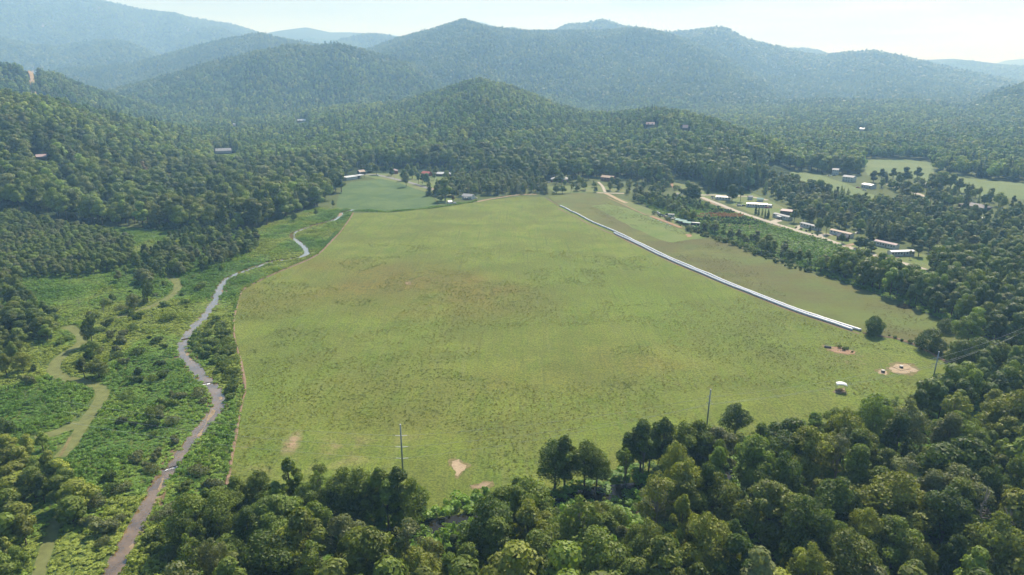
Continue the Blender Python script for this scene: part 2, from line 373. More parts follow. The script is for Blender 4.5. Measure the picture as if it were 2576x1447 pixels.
def strip(name, px, w, m, z, jit=0.15, seed=1, label=None, step=3.0, crown=0.0, keep=True, kind='structure', cols=None):
    """px: (u, v[, width m]) points of the middle line"""
    P = [(*[float(c) for c in G(p[0], p[1])], p[2] if len(p) > 2 else w) for p in px]
    C = smooth_line(P, step); d = np.gradient(C[:, :2], axis=0); d /= np.linalg.norm(d, axis=1)[:, None] + 1e-9
    nrm = np.stack([-d[:, 1], d[:, 0]], 1); s = np.arange(len(C)) * step
    wl_ = C[:, 2] / 2 * (1 + jit * 2 * (fbm(s / 16, s * 0, seed, 2) - 0.5) * 2); wr_ = C[:, 2] / 2 * (1 + jit * 2 * (fbm(s / 16, s * 0 + 9, seed + 3, 2) - 0.5) * 2)
    cols = cols or ([-1, 1] if not crown else [-1, -0.5, 0, 0.5, 1]); V = []
    for c in cols:
        w_ = np.where(c < 0, wl_, wr_)
        zz = z + crown * (1 - abs(c)) * (0.7 + 0.6 * fbm(s / 4, s * 0 + c, seed + 7, 2))
        V.append(np.column_stack([C[:, :2] + nrm * (c * w_)[:, None], zz if crown else np.full(len(C), z)]))
    V = np.stack(V, 1); n = len(C); k = len(cols); i = (np.arange(n - 1)[:, None] * k + np.arange(k - 1)[None, :])
    F = np.stack([i, i + k, i + k + 1, i + 1], -1).reshape(-1, 4)[:, ::-1]
    if name == 'river': RIVER_LINE.append((C[:, :2], 3.0))
    if keep: LINES.append((C[:, :2], 1.6 if name == 'river' else float(C[:, 2].mean()) / 2 + (1.0 if name == 'path' else 0)))
    o = obj(name, mesh_np(name, V.reshape(-1, 3), F, [m], smooth=bool(crown)))
    if kind: tag(o, label, None, None, kind)
    return o

def gxy(u, v): return tuple(float(c) for c in G(u, v))
# big pasture
t = NT('pasture')
L1 = t.noise(0.010, 5, 0.6, dist=0.6); L2 = t.noise(0.045, 6, 0.68, dist=0.4); L3 = t.noise(0.33, 5, 0.72); L4 = t.noise(1.15, 3, 0.75)
st = t.noise(0.16, 4, 0.7, stretch=((1.6, 0.28, 1), (0, 0, 0.12)))
c = t.mix(t.ramp(L2, 0.36, 0.64), (0.108, 0.166, 0.022), (0.184, 0.232, 0.040))
c = t.mix(t.ramp(st, 0.42, 0.66, 0, 0.5), c, (0.168, 0.172, 0.046))
# yellow brown dry area, straw patches, fresh strips
x, y = gxy(830, 700); b1 = t.blob(x, y, 95, 0.1, 0.2, 75); x, y = gxy(1090, 730); b2 = t.blob(x, y, 80, 0.1, -0.3, 60)
x, y = gxy(1120, 1000); b3 = t.blob(x, y, 90, 0.0, 0.3, 40); x, y = gxy(1640, 905); b4 = t.blob(x, y, 60, 0.0, 0.0, 30)
dry = t.math('MAXIMUM', t.math('MAXIMUM', b1, b2), t.math('MULTIPLY', t.math('MAXIMUM', b3, b4), 0.35))
dn = t.math('MULTIPLY', t.ramp(dry, 0, .6), t.ramp(L1, 0.36, 0.54)); 
c = t.mix(t.math('MULTIPLY', dn, t.ramp(L2, 0.35, 0.6, 0.5, 1.0)), c, (0.175, 0.138, 0.032))
x, y = gxy(1640, 740); f1 = t.blob(x, y, 60, 0.0, 0.6, 170); x, y = gxy(700, 900); f2 = t.blob(x, y, 25, 0.0, 0.0, 120)
fr = t.math('MULTIPLY', t.math('MAXIMUM', f1, f2), t.ramp(L2, 0.3, 0.6, 0.3, 0.8)); c = t.mix(fr, c, (0.125, 0.195, 0.028))
# dark weeds
wd = t.math('MULTIPLY', t.ramp(L3, 0.50, 0.62), t.ramp(L1, 0.40, 0.60, 0.15, 1.0)); wd2 = t.math('MULTIPLY', wd, t.ramp(dry, 0, 1, 0.55, 1.0))
c = t.mix(t.math('MULTIPLY', wd2, 0.85), c, (0.060, 0.075, 0.028))
LL = t.noise(0.022, 3, 0.6, dist=0.3); TR = t.noise(0.35, 3, 0.6, stretch=((1.5, 0.035, 1), (0, 0, 0.35))); TR2 = t.noise(0.4, 3, 0.6, stretch=((1.5, 0.04, 1), (0, 0, -0.12))); c = t.mix(t.ramp(TR, 0.56, 0.66, 0, 0.40), c, (0.190, 0.215, 0.065)); c = t.mix(t.ramp(TR2, 0.58, 0.68, 0, 0.45), c, (0.072, 0.090, 0.024)); c = t.mix(t.ramp(LL, 0.44, 0.62, 0, 0.5), c, (0.104, 0.116, 0.027)); c = t.mix(t.ramp(L4, 0.46, 0.62, 0, 0.75), c, (0.044, 0.062, 0.018)); c = t.mix(t.ramp(L4, 0.44, 0.30, 0, 0.45), c, (0.185, 0.200, 0.060))
# worn red brown soil by the near corner
x, y = gxy(700, 1140); s1 = t.blob(x, y, 38, 0.0, 0.0, 16); x, y = gxy(735, 1115); s2 = t.blob(x, y, 3.6, 0.2, 0.1, 10); x, y = gxy(850, 1120); s3 = t.blob(x, y, 30, 0.0, 0.2, 6)
so = t.math('MAXIMUM', t.math('MULTIPLY', t.math('MAXIMUM', s1, s3), t.ramp(L2, 0.50, 0.66)), t.math('MULTIPLY', s2, t.ramp(L3, 0.3, 0.55)))
x, y = gxy(2150, 905); s4 = t.blob(x, y, 22, 0, 0.2, 8); so = t.math('MAXIMUM', so, t.math('MULTIPLY', s4, t.ramp(L3, 0.55, 0.62, 0, 0.6)))
c = t.mix(so, c, (0.30, 0.215, 0.14))
M_PAST = t.finish(c, 0.95, 0.12, L3, 0.9, 0.5)
LEFT_EDGE = [(568, 1222), (582, 1150), (596, 1075), (612, 1003), (617, 983), (607, 930), (597, 880), (587, 830), (590, 790), (604, 742), (613, 728), (650, 708), (700, 685), (760, 660), (800, 640), (830, 610), (860, 578), (888, 536)]
TUBE = [(1409, 519), (1452, 540), (1495, 562), (1552, 586), (1610, 614), (1680, 648), (1757, 681), (1833, 713), (1915, 746), (1993, 776), (2080, 806), (2166, 834)]
past = LEFT_EDGE + [(980, 534), (1095, 524), (1200, 508), (1310, 494), (1370, 496)] + TUBE + [(2250, 852), (2330, 885), (2400, 918), (2440, 960), (2380, 1020), (2250, 1080), (2000, 1160), (1700, 1230), (1400, 1262), (1250, 1285), (1000, 1320), (700, 1330), (560, 1300)]
sheet_poly('pasture', past, M_PAST, 0.03, 1.2, 3, 'broad mottled green pasture in the middle of the valley')
# pasture right of the white tubes
t = NT('hayfield')
L1 = t.noise(0.012, 5, 0.6); L2 = t.noise(0.05, 5, 0.7); L3 = t.noise(0.45, 4, 0.72); L4 = t.noise(1.3, 3, 0.75)
ax, ay = gxy(1570, 600); bx, by = gxy(2160, 832); ang = math.atan2(by - ay, bx - ax)
st = t.noise(0.12, 4, 0.6, stretch=((0.25, 2.2, 1), (0, 0, -ang)))
c = t.mix(t.ramp(L2, 0.36, 0.64), (0.098, 0.122, 0.034), (0.152, 0.164, 0.048)); c = t.mix(t.ramp(st, 0.4, 0.65, 0, 0.55), c, (0.102, 0.094, 0.044))
c = t.mix(t.ramp(L1, 0.5, 0.64, 0, 0.65), c, (0.115, 0.165, 0.045)); c = t.mix(t.ramp(L3, 0.5, 0.68, 0, 0.5), c, (0.058, 0.066, 0.028)); c = t.mix(t.ramp(L4, 0.5, 0.7, 0, 0.5), c, (0.05, 0.06, 0.024))
x, y = gxy(2300, 810); hb = t.blob(x, y, 75, 0.1, -0.5, 28); c = t.mix(t.math('MULTIPLY', hb, t.ramp(L2, .3, .6, .3, .9)), c, (0.115, 0.165, 0.040)); c = t.mix(t.ramp(t.noise(0.025, 3), .45, .6, 0, .5), c, (0.092, 0.082, 0.036))
M_HAY = t.finish(c, 0.95, 0.1, L3, 0.8, 0.4)
hay = TUBE + [(2250, 852), (2330, 872), (2420, 905), (2500, 890), (2440, 850), (2330, 792), (2200, 742), (2060, 694), (1950, 655), (1850, 612), (1760, 585), (1700, 556), (1640, 530), (1590, 508), (1520, 486), (1440, 486), (1380, 494)]
sheet_poly('hayfield', hay, M_HAY, 0.034, 0.8, 4, 'dull brownish green hayfield between white tubes and hedgerow')
t = NT('mown_grass'); L1 = t.noise(0.05, 4); L3 = t.noise(0.5, 4, 0.7)
c = t.mix(t.ramp(L1, 0.35, 0.65), (0.112, 0.160, 0.042), (0.145, 0.180, 0.058)); c = t.mix(t.ramp(L3, 0.5, 0.7, 0, 0.4), c, (0.075, 0.12, 0.035))
M_MOWN = t.finish(c, 0.95, 0.1, L3, 0.4, 0.2)
sheet_poly('lawn', [(1490, 518), (1530, 512), (1575, 524), (1640, 548), (1700, 575), (1790, 596), (1735, 603), (1690, 612), (1650, 598), (1590, 572), (1520, 534)], M_MOWN, 0.045, 2.2, 5, 'freshly mown bright green strip in the hayfield')
t = NT('track_lawn'); L1 = t.noise(0.05, 4); L3 = t.noise(0.5, 4, 0.7)
c = t.mix(t.ramp(L1, 0.35, 0.65), (0.155, 0.165, 0.070), (0.115, 0.165, 0.052)); c = t.mix(t.ramp(L3, 0.5, 0.7, 0, 0.4), c, (0.075, 0.1, 0.035))
M_LAWN = t.finish(c, 0.95, 0.1, L3, 0.4, 0.2)
sheet_poly('lawn', [(1530, 489), (1580, 506), (1640, 528), (1700, 552), (1770, 578), (1850, 606), (1790, 594), (1720, 572), (1640, 546), (1580, 520)], M_LAWN, 0.040, 0.5, 6, 'mown parking strip between hayfield and hedgerow')
for k, (pl, lb) in enumerate([
    ([(880, 432), (1000, 426), (1140, 432), (1180, 450), (1120, 470), (1090, 488), (1010, 466), (930, 446)], 'mown lawns around the houses above the crop field'),
    ([(1085, 490), (1100, 475), (1130, 480), (1150, 500), (1110, 515)], 'mown lawn beside the crop field'),
    ([(1370, 470), (1440, 466), (1560, 470), (1600, 482), (1500, 484), (1400, 486)], 'mown lawn below the hip roofed house'),
    ([(1690, 445), (1740, 470), (1790, 480), (1880, 480), (1920, 498), (1990, 530), (1960, 558), (1900, 540), (1840, 515), (1760, 494), (1700, 486)], 'mown lawns above the gravel road'),
    ([(1990, 560), (2100, 590), (2200, 620), (2320, 640), (2400, 668), (2290, 690), (2200, 648), (2060, 598), (1980, 570)], 'mown lawns of the white mobile homes')]):
    sheet_poly('lawn', pl, M_LAWN, 0.022 + 0.004 * k, 1.0, 20 + k, lb)
# crop field
t = NT('crop'); L1 = t.noise(0.03, 5, 0.65, dist=0.8); L3 = t.noise(0.4, 4, 0.7)
c = t.mix(t.ramp(L1, 0.36, 0.64), (0.052, 0.098, 0.030), (0.090, 0.138, 0.042)); c = t.mix(t.ramp(L3, 0.5, 0.7, 0, 0.5), c, (0.035, 0.07, 0.026))
M_CROP = t.finish(c, 0.9, 0.15, L3, 0.8, 0.4)
sheet_poly('crop_field', [(846, 520), (850, 500), (860, 470), (885, 458), (960, 450), (1010, 462), (1085, 490), (1100, 515), (1096, 521), (980, 530), (888, 532)], M_CROP, 0.038, 0.8, 8, 'deep green crop field behind the pasture')
t = NT('far_crop'); L1 = t.noise(0.02, 5, 0.65, dist=0.5); L3 = t.noise(0.3, 4, 0.7)
c = t.mix(t.ramp(L1, 0.36, 0.64), (0.105, 0.150, 0.055), (0.140, 0.175, 0.066)); c = t.mix(t.ramp(L3, 0.5, 0.7, 0, 0.4), c, (0.07, 0.10, 0.04))
M_FAR = t.finish(c, 0.9, 0.1, L3, 0.8, 0.4)
sheet_poly('crop_field', [(2168, 402), (2280, 402), (2345, 410), (2350, 436), (2440, 450), (2580, 462), (2700, 470), (2700, 500), (2575, 502), (2430, 490), (2380, 462), (2290, 450), (2180, 440)], M_FAR, 0.025, 2.0, 9, 'large far field beyond the valley road')
sheet_poly('crop_field', [(1990, 432), (2060, 440), (2130, 462), (2190, 488), (2240, 508), (2120, 505), (2040, 478), (1980, 455)], M_FAR, 0.028, 1.5, 10, 'sloping green field between pines and houses')
# meadow left of the river
t = NT('meadow_floor'); L1 = t.noise(0.02, 5, 0.65); L2 = t.noise(0.11, 5, 0.7); L3 = t.noise(0.7, 4, 0.72)
c = t.mix(t.ramp(L1, 0.36, 0.64), (0.105, 0.150, 0.032), (0.165, 0.190, 0.046)); c = t.mix(t.ramp(L2, 0.42, 0.62, 0, 0.7), c, (0.055, 0.10, 0.028)); c = t.mix(t.ramp(L3, 0.45, 0.65, 0, 0.7), c, (0.035, 0.055, 0.018))
M_MEAD = t.finish(c, 0.95, 0.1, L3, 0.9, 0.6)
sheet_poly('meadow', [(-200, 1500), (-300, 900), (-200, 560), (400, 575), (600, 590), (700, 560), (800, 525), (850, 520), (886, 536), (858, 578), (826, 612), (798, 640), (700, 688), (612, 730), (590, 790), (587, 830), (615, 980), (566, 1222), (540, 1500)], M_MEAD, 0.024, 1.0, 12, 'wild overgrown meadow on both sides of the stream')

# water
t = NT('stream_water'); w1 = t.noise(0.18, 4, 0.6); w2 = t.noise(1.1, 4, 0.65)
c = t.mix(t.ramp(w1, 0.38, 0.62), (0.095, 0.060, 0.026), (0.190, 0.120, 0.052))
M_WATER = t.finish(c, 0.05, 1.0, w2, 0.16, 0.10); t.m.node_tree.nodes['Principled BSDF'].inputs['Coat Weight'].default_value = 1.0; t.m.node_tree.nodes['Principled BSDF'].inputs['Coat Roughness'].default_value = 0.04
t = NT('river_water'); w2 = t.noise(1.0, 4, 0.65); M_RIVER = t.finish((0.016, 0.015, 0.010), 0.03, 0.3, w2, 0.35, 0.12)  # near black base colour: the shade of the bank trees is painted in
M_BAR = plain('river_bar', (0.27, 0.21, 0.135), 0.95, 0.1, 0.35, 0.8)
M_SAND = plain('sand', (0.37, 0.29, 0.195), 0.95, 0.1, 0.25, 0.6)
M_SOIL = plain('bare_soil', (0.29, 0.220, 0.145), 0.95, 0.1, 0.35, 0.35)
M_RED = plain('red_clay', (0.31, 0.205, 0.135), 0.95, 0.1, 0.25, 0.3)
M_GRAVEL = plain('gravel', (0.40, 0.36, 0.295), 0.95, 0.1, 0.2, 0.25)
M_ASPH = plain('asphalt', (0.20, 0.20, 0.195), 0.9, 0.2, 0.2, 0.2)
M_WORN = plain('worn_grass', (0.190, 0.165, 0.075), 0.95, 0.1, 0.45, 0.9)
M_PATH = plain('mown_path', (0.150, 0.168, 0.062), 0.95, 0.1, 0.3, 0.35)
STREAM = [(262, 1500, 5.2), (283, 1447, 5.0), (302, 1395, 4.9), (335, 1335, 4.8), (372, 1270, 4.9), (402, 1215, 5.0), (438, 1165, 5.0), (478, 1112, 4.8), (518, 1065, 4.9), (546, 1022, 6.2), (545, 992, 6.2), (515, 955, 6.2), (482, 915, 6.0), (458, 886, 5.6), (466, 850, 5.6), (500, 812, 5.8), (530, 775, 5.8), (550, 738, 5.8), (562, 710, 5.4), (592, 692, 4.4), (640, 673, 3.8), (690, 658, 3.4), (735, 652, 3.2), (770, 640, 4.2), (768, 625, 5.0), (748, 608, 4.4), (735, 594, 4.2), (748, 582, 4.0), (790, 568, 4.0), (835, 556, 4.6), (855, 545, 5.4), (862, 535, 5.0), (890, 528, 4.0)]
strip('stream', [(a, b, w * .95) for a, b, w in STREAM], 5, M_WATER, 0.062, 0.14, 3, 'narrow winding stream left of the pasture', 1.5)
M_MUD = plain('bank_mud', (0.17, 0.125, 0.075), 0.95, 0.1, 0.45, 0.9)
strip('stream_bank', [(a, b, w + 1.0) for a, b, w in STREAM], 7, M_MUD, 0.052, 0.45, 4, 'muddy stony margins of the stream', 1.5, keep=False)
RIVER = [(420, 1520), (620, 1460), (760, 1415), (900, 1378), (1090, 1325), (1250, 1298), (1400, 1262), (1550, 1240), (1700, 1222), (1900, 1180), (2100, 1135), (2330, 1096), (2575, 1050), (2760, 1010)]
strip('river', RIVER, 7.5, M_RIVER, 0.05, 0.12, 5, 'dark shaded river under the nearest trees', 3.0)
for k, (pl, m, lb) in enumerate([
    ([(566, 715), (575, 708), (572, 722), (566, 738), (558, 735)], M_SAND, 'pale sandbar on the bend of the stream'),
    ([(477, 905), (468, 893), (463, 880), (470, 885), (482, 902), (484, 912)], M_SAND, 'tan sandbar below the log weir'),
    ([(549, 1000), (560, 998), (556, 1008), (550, 1006)], M_SAND, 'small tan sandbar by the lower weir'),
    ([(526, 1050), (538, 1028), (541, 1033), (534, 1046), (524, 1060)], M_SAND, 'thin tan sandbar on the outer bend'),
    ([(498, 1100), (528, 1045), (520, 1068), (505, 1092)], M_SOIL, 'strip of washed out gravel left of the stream'),
    ([(378, 1285), (408, 1232), (412, 1238), (394, 1278), (370, 1318), (330, 1392), (322, 1400), (350, 1340)], M_SAND, 'long pinkish sandbar along the near bank'),
    ([(398, 1232), (405, 1205), (414, 1196), (410, 1215), (402, 1238)], M_SAND, 'small underwater sandbar above the near bank'),
    ([(838, 538), (858, 536), (862, 542), (848, 546)], M_SAND, 'far sandbar at the top of the stream'),
    ([(1136, 1160), (1150, 1157), (1158, 1166), (1176, 1171), (1166, 1182), (1158, 1186), (1152, 1200), (1143, 1196), (1150, 1184), (1140, 1176)], M_SAND, 'pale washed sand patch near the river bank'),
    ([(1185, 1224), (1215, 1214), (1240, 1212), (1222, 1224), (1200, 1229)], M_SOIL, 'tan sand strip on the river bank'),
    ([(1560, 1292), (1605, 1288), (1612, 1300), (1566, 1310)], M_SAND, 'orange tan gravel bar in the shaded river'),
    ([(2290, 1108), (2370, 1100), (2380, 1118), (2300, 1124)], M_SAND, 'brown gravel bar at the right river bend'),
    ([(2080, 873), (2110, 874), (2148, 884), (2150, 892), (2120, 890), (2090, 882)], M_RED, 'worn red soil scar by the dark trough'),
    ([(2210, 933), (2222, 931), (2234, 936), (2228, 943), (2212, 941)], M_SAND, 'small bare pad around the left well cap'),
    ([(2244, 921), (2262, 915), (2290, 920), (2312, 934), (2280, 940), (2250, 938), (2236, 929)], M_SAND, 'large pale bare pad around the right well cap'),
    ([(1021, 711), (1031, 710), (1034, 715), (1024, 716)], M_SOIL, 'tiny red soil spot in the pasture'),
    ([(1725, 591), (1738, 589), (1742, 595), (1730, 597)], M_RED, 'small red soil spot on the mown strip'),
    ([(2104, 981), (2098, 985), (2112, 990), (2128, 987), (2126, 979)], M_SOIL, 'trampled soil under the white hay shelter'),
    ([(1940, 556), (1962, 548), (1968, 556), (1948, 563)], M_GRAVEL, 'gravel forecourt beside the road bend'),
    ([(1998, 570), (2020, 566), (2024, 573), (2004, 578)], M_GRAVEL, 'pale concrete pad beside the gravel road'),
    ([(1742, 552), (1810, 545), (1860, 548), (1930, 562), (1900, 571), (1840, 569), (1760, 565)], M_RED, 'reddish nursery soil beside the road'),
    ([(1085, 475), (1112, 468), (1132, 472), (1128, 480), (1096, 484)], M_SOIL, 'tan rough bank by the crop field'),
    ]):
    m = M_BAR if m is M_SAND and (k < 8 or k in (10, 11)) else m
    if k in (8, 9, 12, 13, 14, 17, 15):
        cu = sum(p[0] for p in pl) / len(pl); cv = sum(p[1] for p in pl) / len(pl); sheet_poly('worn_grass', [(cu + (a - cu) * 1.28, cv + (b - cv) * 1.35) for a, b in pl], M_WORN, 0.052 + 0.001 * k, 2.0, 130 + k, 'thin worn grass around bare ground', step=1.0)
    sheet_poly('sandbar' if k < 12 else 'bare_patch', pl, m, 0.072 + 0.002 * k, 1.1 if k < 8 else 1.2, 30 + k, lb, step=1.0)

# paths and roads
PATHS = [
    ([(80, 1500), (110, 1400), (128, 1345), (140, 1310)], 3.2, 'mown path at the bottom left corner'),
    ([(150, 1150), (185, 1110), (215, 1060), (245, 1020), (258, 992), (245, 972), (210, 960), (165, 952), (135, 935), (140, 912), (165, 890), (200, 868), (205, 850), (190, 832), (165, 822)], 4.6, 'mown grass path curving through the left meadow'),
    ([(90, 1105), (130, 1092), (170, 1078), (200, 1062)], 4.5, 'short mown spur joining the meadow path'),
    ([(270, 808), (330, 790), (390, 768), (430, 745), (446, 725), (440, 705), (420, 692)], 4.2, 'mown grass path bending around the upper meadow')]
for k, (p, w, lb) in enumerate(PATHS):
    strip('path', p, w, M_PATH, 0.05 + .004 * k, 0.12, 60 + k, lb, 2.0)
strip('path', [(150, 1148), (162, 1128), (176, 1100)], 1.1, M_WORN, 0.075, 0.3, 66, 'worn sandy end of the meadow path', 2.0)
ROADS = [
    ([(1764, 496), (1810, 514), (1851, 531), (1900, 547), (1938, 559), (1962, 567), (2010, 582), (2056, 595), (2162, 631), (2230, 651), (2288, 667), (2330, 680)], 5.6, M_GRAVEL, 'pale gravel road running down to the right'),
    ([(1701, 486), (1731, 490), (1766, 491), (1799, 491), (1870, 494), (1899, 497), (1930, 504)], 5.0, M_GRAVEL, 'pale road passing behind the first mobile home'),
    ([(895, 430), (908, 437), (930, 439), (952, 441), (975, 446), (1000, 452), (1040, 462), (1065, 470), (1095, 478)], 6.5, M_ASPH, 'grey asphalt road above the crop field'),
    ([(1500, 485), (1524, 486), (1570, 487)], 5.0, M_GRAVEL, 'pale road at the top of the hayfield'),
    ([(1522, 486), (1540, 494), (1555, 502), (1576, 511)], 4.5, M_SAND, 'pale dirt track entering the hayfield'),
    ([(1200, 508), (1240, 500), (1300, 491), (1350, 489)], 4.0, M_SOIL, 'dirt track above the pasture'),
    ([(1528, 497), (1560, 511), (1600, 530), (1625, 541)], 1.2, M_RED, 'orange line of bare clay in the hayfield'),
    ([(1637, 544), (1675, 558), (1713, 573)], 4.0, M_RED, 'orange dirt lane beside the parked trucks'),
    ([(1684, 450), (1690, 462), (1695, 474)], 3.2, M_RED, 'red clay cut beside the pines'),
    ([(2233, 463), (2265, 474), (2298, 484), (2332, 496)], 6.0, M_GRAVEL, 'far pale road past the right hand houses'),
    ([(2513, 567), (2552, 568), (2600, 570)], 5.0, M_GRAVEL, 'short pale lane at the right edge'),
    ([(1924, 433), (1940, 434), (1975, 436)], 3.0, M_GRAVEL, 'narrow drive among the pines'),
    ([(1505, 458), (1516, 470), (1522, 484)], 3.0, M_GRAVEL, 'drive up to the brick house'),
    ([(2060, 596), (2075, 590), (2096, 592)], 5.0, M_GRAVEL, 'short drive to the porch'),
    ([(2128, 620), (2150, 614), (2175, 616)], 4.0, M_SOIL, 'short earth drive to the lower home'),
    ([(2228, 652), (2245, 648), (2262, 649)], 3.0, M_SOIL, 'earth drive to the lowest white home'),
]
for k, (p, w, m, lb) in enumerate(ROADS):
    strip('road', p, w, m, 0.10 + .005 * k, 0.08, 80 + k, lb, 3.0)
strip('verge', [(1766, 500), (1851, 536), (1938, 565), (1962, 573)], 3.0, M_SOIL, 0.095, 0.25, 99, 'dry tan verge below the gravel road')

# low earth bank along the left and rear edge of the pasture
M_BANK = plain('bank_earth', (0.21, 0.150, 0.105), 0.95, 0.1, 0.45, 1.2)
strip('earth_bank', LEFT_EDGE, 1.35, M_BANK, 0.03, 0.35, 120, 'low pinkish earth bank along the left pasture edge', 1.2, crown=0.55, keep=False)
strip('earth_bank', [(1372, 498), (1390, 508), (1408, 520)], 1.6, M_BANK, 0.03, 0.35, 121, 'low earth bank leading to the white tube', 1.2, crown=0.4, keep=False)
strip('earth_bank', [(2170, 838), (2210, 846), (2260, 853), (2310, 872), (2370, 905), (2420, 926)], 1.8, M_BANK, 0.03, 0.45, 122, 'reddish earth bank from tubes to the far corner', 1.2, crown=0.4, keep=False)
tb = [(u - 4, v + 6) for u, v in TUBE]
strip('earth_bank', tb, 1.5, M_BANK, 0.028, 0.4, 123, 'bare soil strip beside the white tubes', 1.2, crown=0.12, keep=False)

# ------------------------------------------------------------------ foliage
def leaves_on(P, N, size, rg, asp=0.7):
    n = len(P); N = N / (np.linalg.norm(N, axis=1)[:, None] + 1e-9)
    a = np.cross(N, rg.normal(size=(n, 3))); a /= np.linalg.norm(a, axis=1)[:, None] + 1e-9; b = np.cross(N, a)
    s = (size * rg.uniform(0.6, 1.35, n))[:, None]
    V = np.stack([P - a * s * 0.5, P - b * s * 0.5 * asp + a * s * 0.08, P + a * s * 0.5, P + b * s * 0.5 * asp + a * s * rg.uniform(-.2, .2, (n, 1))], 1)
    F = np.arange(n * 4).reshape(n, 4)
    return V.reshape(-1, 3), F
def broad_leaves(seed, R, z0, z1, nleaf, size, nl=18, open_=0.0, flat=1.0, jit=None, dense=False):
    jit = jit if jit is not None else (.5 if size < .6 else .26)
    rg = np.random.default_rng(seed); zc = (z0 + z1) / 2; hz = (z1 - z0) / 2
    d = rg.normal(size=(nl, 3)); d /= np.linalg.norm(d, axis=1)[:, None]; rr = rg.uniform(0.25, 1, nl) ** 0.5
    lr = R * (rg.uniform(0.15, 0.37, nl) if size < .6 and nl > 15 else rg.uniform(0.26, 0.46, nl) * (1.0 if nl > 12 else 1.12))
    sd_ = .58 if dense else .84 if size < .6 else .68; lr = R * rg.uniform(.36, .52, nl) if dense else lr; C = d * rr[:, None] * np.array([R * sd_, R * sd_, hz * sd_]); C[:, 2] += zc
    C[0] = (0, 0, z1 - lr[0] * 0.8); C[1] = (0, 0, zc)
    # taper upward: narrow near the top
    k = np.clip((C[:, 2] - zc) / hz, 0, 1); C[:, :2] *= (1 - 0.45 * k)[:, None]
    w = lr ** 2; lobe = rg.choice(nl, int(nleaf * 1.9), p=w / w.sum())
    dd = rg.normal(size=(len(lobe), 3)); dd[:, 2] += 0.35; dd /= np.linalg.norm(dd, axis=1)[:, None]
    rad = rg.uniform(0.66, 1.12, len(lobe)) if size < .6 else rg.uniform(.78, 1.06, len(lobe))
    P = C[lobe] + dd * (lr[lobe] * rad)[:, None] * np.array([1, 1, 0.82 * flat])
    dist = np.min(np.stack([np.where(lobe == i, 9, np.linalg.norm((P - C[i]) / np.array([1, 1, 0.82 * flat]), axis=1) / lr[i]) for i in range(nl)]), 0)
    ok = (dist > 0.72) & (P[:, 2] > max(z0 * 0.6, 0.1)); P = P[ok][:nleaf]; dd = dd[ok][:nleaf]; lobe = lobe[ok][:nleaf]
    out = P - np.array([0, 0, zc]); out /= np.linalg.norm(out, axis=1)[:, None]
    N = dd * 0.8 + out * 0.25 + rg.normal(size=P.shape) * jit
    V, F = leaves_on(P, N, size, rg); lv = rg.uniform(0, 1, nl)[lobe] * 0.5 + rg.uniform(0, 1, len(P)) * 0.5
    return V, F, np.repeat(lv, 4), C, lr
def conifer_leaves(seed, R, z0, z1, nleaf, size, whorls=15, droop=0.25, pw=0.85, per=7):
    rg = np.random.default_rng(seed); Ps = []; Ns = []; lvs = []; tot = 0
    zs = np.linspace(z0, z1 - 0.3, whorls); radii = R * (1 - (zs - z0) / (z1 - z0)) ** pw + 0.15
    w = radii ** 1.5; cnt = np.maximum(6, (nleaf * w / w.sum()).astype(int))
    for z, rd, n in zip(zs, radii, cnt):
        ph = rg.uniform(0, 6.28, per); ln = rd * rg.uniform(0.65, 1.12, per)
        b = rg.integers(0, per, n); tt = rg.uniform(0.15, 1, n) ** 0.7
        an = ph[b] + rg.normal(0, 0.20, n) * (1.3 - tt * 0.5); rad = ln[b] * tt
        P = np.stack([np.cos(an) * rad, np.sin(an) * rad, z - droop * rad * tt + rg.normal(0, 0.14, n) * (z1 - z0) / whorls * 2], 1)
        N = np.stack([np.cos(an) * 0.5, np.sin(an) * 0.5, np.full(n, 0.9)], 1) + rg.normal(size=(n, 3)) * 0.45
        Ps.append(P); Ns.append(N); lvs.append(rg.uniform(0, 1, per)[b] * 0.5 + rg.uniform(0, 1, n) * 0.5)
    P = np.concatenate(Ps); N = np.concatenate(Ns); V, F = leaves_on(P, N, size, rg, 0.6)
    return V, F, np.repeat(np.concatenate(lvs), 4)
def wood_tubes(segs, n=5):
    mb = MB()
    for pts, rads in segs: mb.tube(pts, rads, n, cap=False)
    return mb.v, mb.f
def broad_wood(seed, C, lr, z0, z1, rtr=0.28, nb=9):
    rg = random.Random(seed); zf = z0 + (z1 - z0) * 0.25; top = z0 + (z1 - z0) * 0.7
    bend = (rg.uniform(-.4, .4), rg.uniform(-.4, .4))
    trunk = [(0, 0, -0.4), (bend[0] * .3, bend[1] * .3, zf * 0.5), (bend[0] * .7, bend[1] * .7, zf), (bend[0], bend[1], top)]
    segs = [(trunk, [rtr * 1.25, rtr * 0.95, rtr * 0.75, rtr * 0.25])]
    for i in sorted(range(len(C)), key=lambda i: -lr[i])[:nb]:
        s = rg.uniform(0.45, 1.0) * zf + rg.uniform(0, .3) * (top - zf); a = Vector((bend[0] * .6, bend[1] * .6, s)); b = Vector(C[i]); m = (a + b) / 2 + Vector((0, 0, -0.1 * (b - a).length)) 
        if b.z < a.z + 0.5: b.z = a.z + 1.0
        segs.append(([a, m, b], [rtr * 0.45, rtr * 0.28, rtr * 0.10]))
    return wood_tubes(segs)

def mk_crown(name, V, F, lc, m): return mesh_np(name, V, F, [m], col=lc)
def mk_wood(name, vf, m=BARK):
    me = bpy.data.meshes.new(name); me.from_pydata([tuple(v) for v in vf[0]], [], vf[1]); me.materials.append(m)
    me.polygons.foreach_set('use_smooth', [True] * len(me.polygons)); return me
